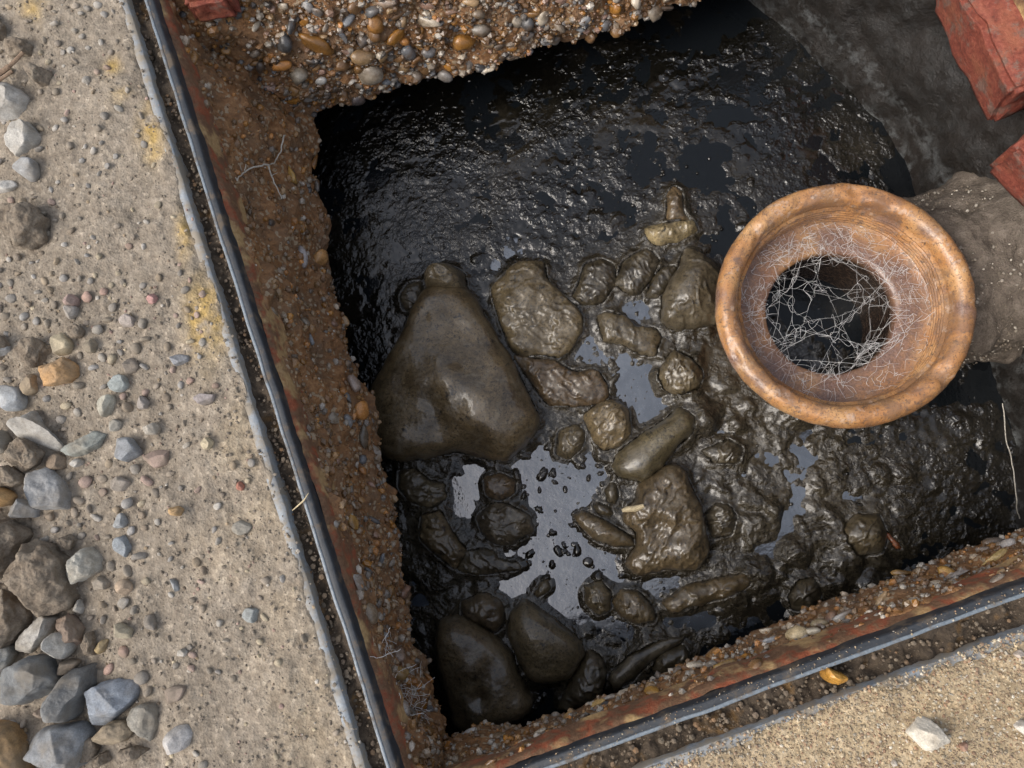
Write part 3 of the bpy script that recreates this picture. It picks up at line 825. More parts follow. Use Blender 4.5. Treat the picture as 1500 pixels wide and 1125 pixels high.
def samp_groove(r):
    k = int(r.integers(2)); n = side_line(k, 0)[2]
    a = CORN[k]; b = CORN[k + 1]
    p2 = a + (b - a) * r.random() + n * r.uniform(.0005, .0158 if k == 0 else .0205)
    return np.array([p2[0], p2[1], -.0105]), None
GRP = [(.1, .07, .045), (.14, .1, .07), (.22, .17, .12), (.07, .05, .032), (.2, .11, .05), (.12, .085, .055)]
grit('groove_grit', 2200, samp_groove, .0010, .0052, GRP, STONE_A, None, 8, lambda a: a * .3, parent=fr)
def samp_rim(r):
    p, d, n = side_line(1, 0); L = np.linalg.norm(BR - BL)
    p2 = p + d * L * r.random() + n * (-.0095 * r.random() ** .6)
    return np.array([p2[0], p2[1], .0032]), None
grit('rim_grit', 420, samp_rim, .0006, .0020, SPAL, STONE_A, None, 9, lambda a: a * .1, parent=fr)

# ochre flint lodged in the groove
v, f, c = body(Z(1000, 780, 3, [(605,640),(615,570),(640,590),(710,620),(722,655),(650,665)]), -.006, .014, .008, nang=80, nlat=30, e=.65, facets=8, soft=3, rough=.0008, seed=77)
o = mesh_obj('flint', v, f, PEB, origin=c); o.color = (.55, .27, .045, 1)
tag(o, 'bright ochre flint lodged in the groove of the lower frame side', 'stone')

# ------------------------------------------------------------------ concrete slab round the pit, aggregate showing
slab = thing('concrete_slab', (*BL, Z_SLAB), 'brown concrete slab edge full of pebbles round the pit under the frame', 'concrete slab', kind='thing')
class Wall: pass
def lerp_curve(pts, n):
    pts = np.asarray(pts, float); s = np.r_[0, np.cumsum(np.linalg.norm(np.diff(pts, axis=0), axis=1))]
    t = np.linspace(0, s[-1], n); return np.stack([np.interp(t, s, pts[:, k]) for k in range(pts.shape[1])], 1)
def slab_face(name, top, bot, outward, nu, nv, amp, seed, under=.14, edge=.004):
    """face from a top curve to a bottom curve (both Nx3), then the underside running back"""
    a = lerp_curve(top, nu); b = lerp_curve(bot, nu)
    out = np.array([*outward, 0.0])
    rows = [a + out * .03 + np.array([0, 0, -.002])]
    for t in np.linspace(0, 1, nv): rows.append(a + (b - a) * t)
    v = np.stack(rows, 1)                     # nu, nv+1, 3
    flat = v.reshape(-1, 3)
    tt = np.tile(np.r_[0, np.linspace(0, 1, nv)], nu)
    disp = fbm(flat, .05, 3, seed) * amp * 1.3 + fbm(flat, .014, 3, seed + 3) * amp * .75
    ero = smoothstep(.75, 1, tt) * (.5 + fbm(flat, .02, 3, seed + 8)) * edge       # ragged lower edge
    flat = flat - out * (disp * (tt > 0))[:, None] + out * ero[:, None] * .6
    flat[:, 2] += fbm(flat, .02, 3, seed + 21) * amp * .7 * (tt > .05)
    v = flat.reshape(nu, nv + 1, 3)
    u1 = v[:, -1] + out * .008 + np.array([0, 0, -.002]); u2 = v[:, -1] + out * under; u2[:, 2] = b[:, 2]
    full = np.concatenate([v, u1[:, None], u2[:, None]], 1)
    o = mesh_obj(name, full.reshape(-1, 3), grid_faces(nu, nv + 3), MATRIX, slab)
    w = Wall(); w.o = o; w.v = v[:, 1:]; w.out = out; w.px = to_px(w.v.reshape(-1, 3)).reshape(nu, nv, 2)
    du = np.gradient(w.v, axis=0); dv = np.gradient(w.v, axis=1); n = np.cross(du, dv); n /= np.linalg.norm(n, axis=2)[..., None] + 1e-12
    if (n @ out).mean() > 0: n = -n
    w.n = n; return w
def ring_pts(k, off, z, a0, a1, n=2):
    r = ring(off); q = r[k] + (r[(k + 1) % 4] - r[k]) * np.linspace(a0, a1, n)[:, None]
    return np.c_[q, np.full(n, z)]
L_bot = P([(330, -60), (420, 90), (466, 172), (462, 240), (470, 330), (486, 430), (515, 520), (545, 575), (558, 660), (576, 760), (592, 860), (612, 950), (636, 1040), (652, 1078), (668, 1130)],
          [-.17, -.17, -.17, -.17, -.17, -.17, -.17, -.17, -.165, -.16, -.155, -.15, -.14, -.13, -.12])
L_top = ring_pts(0, o4(-.0104), -.018, .0, .985, 60)
wl = slab_face('slab_face_inner', L_top, L_bot, side_line(0, 0)[2], 420, 90, .0062, 101)
U_bot = P([(395, 215), (466, 172), (620, 122), (800, 72), (930, 36), (1060, -4), (1200, -46), (1420, -112), (1700, -190)], Z_SLAB)
_n = side_line(3, 0)[2]
U_top = P([(236, 20), (300, 0), (450, -45), (620, -92), (760, -130), (900, -170), (1060, -215), (1300, -285), (1620, -380)], -.026)
wu = slab_face('slab_face_inner', U_top, U_bot, _n, 460, 96, .0058, 102)
B_bot = P([(600, 1150), (660, 1082), (720, 1066), (800, 1058), (850, 1040), (1000, 972), (1120, 926), (1240, 868), (1360, 818), (1440, 798), (1500, 782), (1700, 720), (1950, 640)], [-.12] * 13)
B_top = ring_pts(1, o4(-.0104, -.0106), -.018, .0, 1, 60)
wb = slab_face('slab_face_inner', B_top, B_bot, side_line(1, 0)[2], 460, 46, .0034, 103, edge=.003)
# slab top bed above the upper and right sides, closing the space beneath the frame
r1 = ring(o4(-.03)); r2 = ring(o4(.3))
vv = []; ff = []
for k in (2, 3):
    b = len(vv); a0, a1, c1, c0 = r1[k], r1[(k + 1) % 4], r2[(k + 1) % 4], r2[k]
    vv += [(*a0, -.036), (*a1, -.036), (*c1, -.036), (*c0, -.036)]; ff.append([b, b + 1, b + 2, b + 3])
mesh_obj('slab_top', np.array(vv), ff, MATRIX, slab, smooth=False)

def near_px(w, x, y):
    d = ((w.px - np.array([x, y])) ** 2).sum(-1); i = np.unravel_index(d.argmin(), d.shape)
    return i, math.sqrt(d[i])
PEB_N = [0]
placed = []
def pebble(w, i, a, b, ang, colr, sink=.25, round_=False):
    p = w.v[i]; n = w.n[i]
    o = bpy.data.objects.new('pebble', PVARW[int(RNG.integers(14 if round_ else 30))]); COL.objects.link(o)
    n = n / np.linalg.norm(n)
    # long axis follows the given picture angle within the face
    t = P([to_px(p[None])[0] + np.array([math.cos(ang), math.sin(ang)]) * 10], p[2])[0] - p
    t = t - n * (t @ n); t /= np.linalg.norm(t) + 1e-9
    s = np.cross(n, t)
    c = min(a, b) * .8
    R = np.stack([t * a * 1.12, s * b * 1.5, n * c * 1.6], 1)
    M4 = Matrix([[*R[0], 0], [*R[1], 0], [*R[2], 0], [0, 0, 0, 1]])
    pos = p + n * c * (.5 - sink) + (np.array([0, 0, c * .35]) if w is wb else 0)
    M4.translation = Vector(pos - np.array(world_loc(w.o)))
    o.parent = w.o; o.matrix_local = M4
    o.color = (*colr, 1); PEB_N[0] += 1
    placed.append((*to_px(p[None])[0], a * 1500))
WOCH = (.40, .18, .035); WTAN = (.34, .22, .11); WDK = (.075, .072, .07); WGR = (.2, .205, .21); WCR = (.55, .47, .36); WBR = (.2, .11, .05); WPK = (.36, .22, .16); WOR = (.5, .22, .06)
NAMED = [(wu,463,60,30,50,110,WOCH),(wu,417,63,28,26,0,WDK),(wu,424,38,28,18,0,(.1,.1,.1)),(wu,620,27,62,28,-18,WCR),(wu,530,55,26,28,0,WGR),(wu,578,55,38,20,-35,WOCH),
 (wu,677,58,44,46,60,WOCH),(wu,708,42,24,40,100,(.2,.18,.15)),(wu,530,84,38,22,-5,WTAN),(wu,598,75,28,24,0,(.19,.22,.25)),(wu,628,75,26,20,0,WGR),(wu,543,110,40,28,5,(.36,.31,.24)),
 (wu,436,108,34,30,0,(.3,.26,.2)),(wu,343,112,26,24,-20,WOCH),(wu,413,95,34,16,0,WOR),(wu,383,97,28,18,80,WDK),(wu,375,38,28,12,0,WCR),(wu,417,178,38,22,-10,WGR),(wu,380,190,36,20,8,WBR),
 (wu,447,183,30,18,0,WPK),(wu,470,117,20,15,-40,(.5,.48,.44)),(wu,451,143,20,13,30,(.45,.43,.4)),(wu,510,28,28,18,100,WGR),(wu,545,15,30,20,-10,(.12,.12,.12)),(wu,550,36,30,26,40,(.26,.12,.03)),
 (wu,665,15,30,16,0,WPK),(wu,715,112,24,14,-20,WCR),(wu,765,78,16,16,0,WCR),(wu,750,70,16,12,0,WOCH),(wu,715,62,24,16,0,(.34,.24,.14)),(wu,770,52,30,18,40,(.3,.28,.26)),(wu,650,110,28,18,0,(.22,.2,.18)),
 (wu,830,30,24,14,0,WTAN),(wu,855,32,20,14,0,(.45,.44,.42)),(wu,900,12,20,16,0,WOCH),(wu,800,60,22,16,60,(.3,.3,.3)),(wu,565,5,34,16,0,(.3,.22,.16)),(wu,625,6,30,14,0,WPK),(wu,690,5,28,14,0,WTAN),
 (wu,590,100,22,16,0,WTAN),(wu,500,95,26,18,0,WBR),(wu,490,128,24,16,0,(.11,.1,.09)),(wu,527,150,26,20,-30,(.14,.12,.12)),(wu,395,130,30,14,0,WPK),
 (wl,425,258,34,26,30,(.46,.28,.08)),(wl,470,242,30,18,80,(.3,.13,.03)),(wl,440,375,40,22,85,(.4,.36,.34)),(wl,467,380,34,28,0,(.5,.27,.1)),(wl,514,562,38,26,70,(.36,.28,.23)),(wl,527,600,32,28,0,WOR),
 (wl,547,660,26,20,10,(.6,.56,.5)),(wl,533,640,38,14,70,(.16,.14,.11)),(wl,470,725,52,14,75,(.44,.31,.18)),(wl,471,690,18,14,0,WTAN),(wl,514,765,26,18,60,(.45,.25,.07)),(wl,508,815,24,20,0,(.32,.3,.28)),
 (wl,525,855,30,20,70,(.33,.3,.27)),(wl,540,900,34,30,0,(.24,.18,.12)),(wl,565,885,24,12,60,WCR),(wl,585,985,30,22,10,(.38,.25,.1)),(wl,575,1008,20,16,20,(.62,.6,.56)),(wl,582,960,26,24,0,(.3,.22,.17)),
 (wl,590,1040,28,26,20,(.36,.33,.3)),(wl,565,800,20,10,20,WTAN),(wl,583,850,22,14,90,WOR),(wl,530,690,20,14,0,(.4,.18,.06)),(wl,545,710,14,12,0,WPK),(wl,490,770,16,12,0,(.4,.38,.34)),
 (wb,1320,990-155,30,16,-20,(.5,.3,.1)),(wb,1460,815,44,20,-15,(.5,.36,.15)),(wb,1400,845,44,20,-18,(.42,.38,.34)),(wb,1385,840,26,20,0,(.5,.28,.07)),(wb,1290,880,30,14,-20,(.42,.3,.18)),(wb,1200,915,28,18,-25,(.4,.34,.22)),
 (wb,1235,905,36,20,-25,(.36,.35,.33)),(wb,1165,930,30,22,-10,(.55,.43,.25)),(wb,1190,925,20,16,0,(.55,.48,.36)),(wb,1060,975,30,16,-10,(.5,.3,.08)),(wb,1020,965+10,24,14,0,WCR),(wb,955,1015,26,18,10,(.5,.27,.06)),
 (wb,920,1012,36,14,-5,WCR),(wb,880,1030,26,18,10,(.45,.3,.12)),(wb,830,1050,28,16,-20,(.45,.28,.12)),(wb,790,1072,34,14,-10,WCR),(wb,690,1075,36,16,-15,(.5,.47,.43)),(wb,1440,805,24,14,0,(.5,.45,.4)),
 (wb,760,1068,26,14,-10,(.4,.3,.18)),(wb,730,1078,22,12,0,(.3,.22,.14)),(wb,1130,940,26,14,-15,(.36,.36,.36)),(wb,990,990,24,12,-15,(.42,.25,.1)),(wb,1340,850,30,12,-20,(.3,.28,.26)),(wb,1475,800,26,14,0,(.46,.42,.38))]
for w, x, y, a, b, ang, c in NAMED:
    i, d = near_px(w, x, y)
    s = (CAM_H - w.v[i][2]) / FPX / 2
    pebble(w, i, a * s, b * s, math.radians(ang), c, round_=(w is wu))
WPAL = [WOCH, WOR, WTAN, WDK, WDK, WGR, WCR, WBR, WBR, WPK, (.24, .2, .16), (.3, .25, .19), (.17, .15, .13), (.32, .17, .06), (.26, .13, .05), (.4, .35, .29)]
def scatter(w, n, smin, smax, keep):
    got = 0
    for _ in range(n * 40):
        if got >= n: break
        i = (int(RNG.integers(w.v.shape[0])), int(RNG.integers(1, w.v.shape[1]))); x, y = w.px[i]
        if not (-10 < x < 1510 and -10 < y < 1135): continue
        if RNG.random() > keep(x, y, i[1] / w.v.shape[1]): continue
        s = RNG.uniform(smin, smax)
        if any((x - a) ** 2 + (y - b) ** 2 < (c * .40 + s * .34) ** 2 for a, b, c in placed): continue
        k = (CAM_H - w.v[i][2]) / FPX / 2
        pebble(w, i, s * k, s * k * RNG.uniform(.5, .9), RNG.uniform(0, 3.14), np.array(WPAL[int(RNG.integers(len(WPAL)))]) * RNG.uniform(.7, 1.1)); got += 1
scatter(wu, 104, 13, 27, lambda x, y, t: 1 if x > 400 else .3)
scatter(wl, 62, 13, 26, lambda x, y, t: .25 if y < 620 else 1)
scatter(wb, 40, 14, 28, lambda x, y, t: 1)
def samp_wall(w, bias):
    def f(r):
        i = (int(r.integers(w.v.shape[0])), int(r.integers(1, w.v.shape[1]))); x, y = w.px[i]
        if not (-10 < x < 1510 and -10 < y < 1135) or r.random() > bias(x, y): return None
        return w.v[i] + w.n[i] * .0005, (x, y)
    return f
DPAL = WPAL + [(.16, .085, .035), (.12, .065, .03), (.2, .1, .04), (.5, .45, .38)] * 2
grit('aggregate_grit', 3000, samp_wall(wu, lambda x, y: 1 if x > 380 else .35), .0016, .0115, DPAL, PEB_A, None, 11, lambda a: 0, parent=wu.o)
RPAL = [WOCH, WOR, WTAN, WBR, (.3, .16, .06), (.24, .12, .045), (.36, .2, .08), (.18, .09, .035), (.45, .36, .26), (.3, .2, .11), (.2, .17, .14), (.52, .46, .38)]
grit('aggregate_grit', 3000, samp_wall(wl, lambda x, y: .55 if y < 600 else 1), .0014, .0105, RPAL, PEB_A, None, 12, lambda a: 0, parent=wl.o)
grit('aggregate_grit', 2200, samp_wall(wb, lambda x, y: 1), .0014, .0105, RPAL + [(.4, .36, .3)] * 2, PEB_A, None, 13, lambda a: 0, parent=wb.o)

# ------------------------------------------------------------------ tank: far walls under the slab and the curved rendered wall on the right
r1 = ring(o4(.125)); vv = []; ff = []
for k in range(4):
    a, b = r1[k], r1[(k + 1) % 4]; n = len(vv)
    vv += [(*a, -.5), (*b, -.5), (*b, -.04), (*a, -.04)]; ff.append([n, n + 1, n + 2, n + 3])
tw = mesh_obj('tank_wall', np.array(vv), ff, TANK, smooth=False)
tag(tw, 'dark tank wall in the shade under the slab', kind='structure')
CURV = lerp_curve(np.vstack([P([(880, -120), (1070, -20), (1160, 55), (1250, 130), (1345, 270), (1420, 420), (1470, 600), (1492, 760), (1500, 900), (1490, 1100)], Z_WATER)[:, :2]]), 240)
for _ in range(60): CURV[1:-1] = (CURV[:-2] + 2 * CURV[1:-1] + CURV[2:]) / 4
tn = np.gradient(CURV, axis=0); tn /= np.linalg.norm(tn, axis=1)[:, None]; cn = np.stack([-tn[:, 1], tn[:, 0]], 1)
if (cn @ np.array([1, .6])).mean() < 0: cn = -cn
zs = np.r_[np.linspace(-.30, Z_BED, 60)]
v = np.zeros((240, 60 + 14, 3))
for j, z in enumerate(zs): v[:, j, :2] = CURV + cn * (z - Z_WATER) * .24; v[:, j, 2] = z
for j in range(14):
    t = (j + 1) / 14; v[:, 60 + j, :2] = CURV + cn * (.0432 + t * .35); v[:, 60 + j, 2] = Z_BED + .003 * min(1, t * 4)
v = v.reshape(-1, 3)
v[:, :2] += np.repeat(cn, 74, 0) * (fbm(v, .05, 4, 201) * .006)[:, None]; v[:, 2] += fbm(v, .03, 4, 203) * .004 * (v[:, 2] > Z_BED - .004)
rw = mesh_obj('rendered_wall', v, grid_faces(240, 74), TANK)
tag(rw, 'dark curved wall of the tank behind the clay pipe, stained with lime streaks', 'wall')

# bricks bedded on the wall
def brick(px, z_top, along_px, dims, label, tilt=0, seed=0):
    import bmesh
    L, W, H = dims
    bm = bmesh.new(); bmesh.ops.create_cube(bm, size=1)
    for q in bm.verts: q.co = Vector((q.co.x * L, q.co.y * W, q.co.z * H))
    bmesh.ops.bevel(bm, geom=bm.edges[:], offset=.004, segments=2, affect='EDGES')
    bmesh.ops.subdivide_edges(bm, edges=bm.edges[:], cuts=14, use_grid_fill=True)
    v = np.array([q.co[:] for q in bm.verts]); fs = [[q.index for q in p.verts] for p in bm.faces]; bm.free()
    d = v / (np.linalg.norm(v, axis=1)[:, None]); v = v + d * (fbm(v + seed, .03, 4, seed) * .0030 + fbm(v + seed, .008, 3, seed + 9) * .0009 + np.minimum(fbm(v + seed, .022, 3, seed + 4) + .2, 0) * .007)[:, None]
    p0 = P([px], z_top)[0]; p1 = P([along_px], z_top)[0]
    ex = p1 - p0; ex /= np.linalg.norm(ex); ey = np.array([-ex[1], ex[0], 0])
    if ey @ np.array([1, .3, 0]) < 0: ey = -ey
    ez = np.array([0, 0, 1.0])
    ca, sa = math.cos(tilt), math.sin(tilt); ey2 = ey * ca + ez * sa; ez2 = ez * ca - ey * sa
    c = p0 + ex * L / 2 + ey2 * W / 2 - ez2 * H / 2
    w = c + v[:, :1] * ex + v[:, 1:2] * ey2 + v[:, 2:] * ez2
    o = mesh_obj('brick', w, fs, BRICK, origin=c)
    return tag(o, label, 'brick', 'red bricks round the pit')
brick((1484, 136), -.034, (1424, 22), (.21, .10, .066), 'large red brick with mortar on its face in the top right corner', .22, 3)
brick((1480, 214), -.048, (1562, 300), (.21, .10, .055), 'red brick corner at the right edge below the larger brick', .12, 5)
brick((264, 10), -.008, (345, -8), (.042, .05, .03), 'orange red brick end at the top edge inside the frame corner', 0, 7)

# ------------------------------------------------------------------ clay pipe junction
Z_PIPE = -.11
pc = P([(1240, 441)], Z_PIPE)[0]
K = (CAM_H - Z_PIPE) / FPX
R_OUT, R_IN = 181 * K, 149 * K
pipe = thing('clay_pipe_junction', (pc[0], pc[1], Z_WATER), 'orange glazed clay pipe junction with open socket facing up and cement daubed branch', 'pipe')
def lathe(prof, n=160):
    prof = np.asarray(prof); th = np.arange(n) * 2 * math.pi / n
    v = np.zeros((n, len(prof), 3)); v[..., 0] = np.cos(th)[:, None] * prof[None, :, 0]; v[..., 1] = np.sin(th)[:, None] * prof[None, :, 0]; v[..., 2] = prof[None, :, 1]
    return v.reshape(-1, 3), grid_faces(n, len(prof), True)
rm = (R_OUT + R_IN) / 2; rw_ = (R_OUT - R_IN) / 2
prof = [(.070, -.17), (.072, -.10), (.078, -.075), (R_OUT * .90, -.058), (R_OUT * .93, -.040)]
for a in np.linspace(-10, 170, 18): prof.append((rm + rw_ * math.cos(math.radians(a)) * (1 if a < 90 else 1), -.012 + .012 * math.sin(math.radians(a)) + (0 if a < 90 else 0)))
prof.append((R_IN - .0008, -.013))
R_SH = R_IN - .0028
for j in range(6):                                             # scored rings inside the socket
    t0 = -.014 - j * .0042; r0 = R_IN - .0006 + (R_SH - R_IN) * (j / 6) * .8
    prof += [(r0, t0), (r0 - .0030, t0 - .0010), (r0 - .0030, t0 - .0024), (r0, t0 - .0036)]
prof += [(R_SH + .001, -.0405), (R_SH - .002, -.0425), (R_SH * .86, -.0435)]
R_B = 89 * (CAM_H - Z_PIPE + .046) / FPX
prof += [(R_B + .006, -.0445), (R_B + .001, -.046), (R_B - .0006, -.049), (R_B - .001, -.06), (R_B - .002, -.10), (R_B - .002, -.16)]
v, f = lathe(prof)
rr = np.linalg.norm(v[:, :2], axis=1)
v[:, 2] += fbm(v, .05, 2, 301) * .0012
v[:, :2] *= (1 + fbm(v, .06, 2, 302) * .006)[:, None]
v += (v / (np.linalg.norm(v, axis=1)[:, None])) * (fbm(v, .012, 3, 303) * .0006)[:, None]
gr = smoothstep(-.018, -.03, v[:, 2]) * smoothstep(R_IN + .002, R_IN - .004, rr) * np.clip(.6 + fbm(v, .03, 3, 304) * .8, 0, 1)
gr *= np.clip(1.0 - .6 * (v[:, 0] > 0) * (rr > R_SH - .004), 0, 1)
dark_tone = smoothstep(-.0465, -.058, v[:, 2]) * (rr < R_B + .002)  # darker with depth inside the bore
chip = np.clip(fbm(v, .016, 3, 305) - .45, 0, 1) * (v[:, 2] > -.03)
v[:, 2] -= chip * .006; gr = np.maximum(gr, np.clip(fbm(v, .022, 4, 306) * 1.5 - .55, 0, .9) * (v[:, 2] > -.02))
mesh_obj('socket', v + pc, f, CLAY, pipe, origin=pc, attr=np.stack([gr, dark_tone, gr * 0], 1))
# branch running into the wall
ax0 = np.array([pc[0], pc[1], -.230]); ax1 = P([(1640, 325)], -.230)[0]
ax1[2] = -.215
n1, n2 = 120, 110; dv = ax1 - ax0; Lb = np.linalg.norm(dv); dv /= Lb
sx = np.cross(dv, [0, 0, 1.0]); sx /= np.linalg.norm(sx); sz = np.cross(sx, dv)
tt = np.linspace(.100, Lb, n1)[:, None]; th = (np.arange(n2) * 2 * math.pi / n2)[None, :]
rad = .088 + .010 * smoothstep(.13, .2, tt)
v = (ax0 + tt[..., None] * dv + (rad * np.cos(th))[..., None] * sx + (rad * np.sin(th))[..., None] * sz).reshape(-1, 3)
nrm = (np.cos(th)[..., None] * sx + np.sin(th)[..., None] * sz) * np.ones((n1, 1, 1)); nrm = nrm.reshape(-1, 3)
v += nrm * (fbm(v, .03, 4, 310) * .0055 + fbm(v, .008, 4, 311) * .0019)[:, None]
mesh_obj('branch_pipe', v, np.array([[i * n2 + j, (i + 1) * n2 + j, (i + 1) * n2 + (j + 1) % n2, i * n2 + (j + 1) % n2] for i in range(n1 - 1) for j in range(n2)]), MORTAR, pipe, origin=ax0)
# the crumbs stuck in the daub
def samp_pipe(r):
    t = r.uniform(.09, .27); a = r.uniform(.2, 2.9)
    n = math.cos(a) * sx + math.sin(a) * sz
    return ax0 + dv * t + n * .0895, None
grit('daub_grit', 1700, samp_pipe, .0008, .0046, [(.3, .26, .21), (.42, .38, .32), (.2, .16, .12), (.15, .12, .09), (.55, .5, .42)], STONE_A, None, 15, lambda a: 0.0, parent=pipe, power=3)

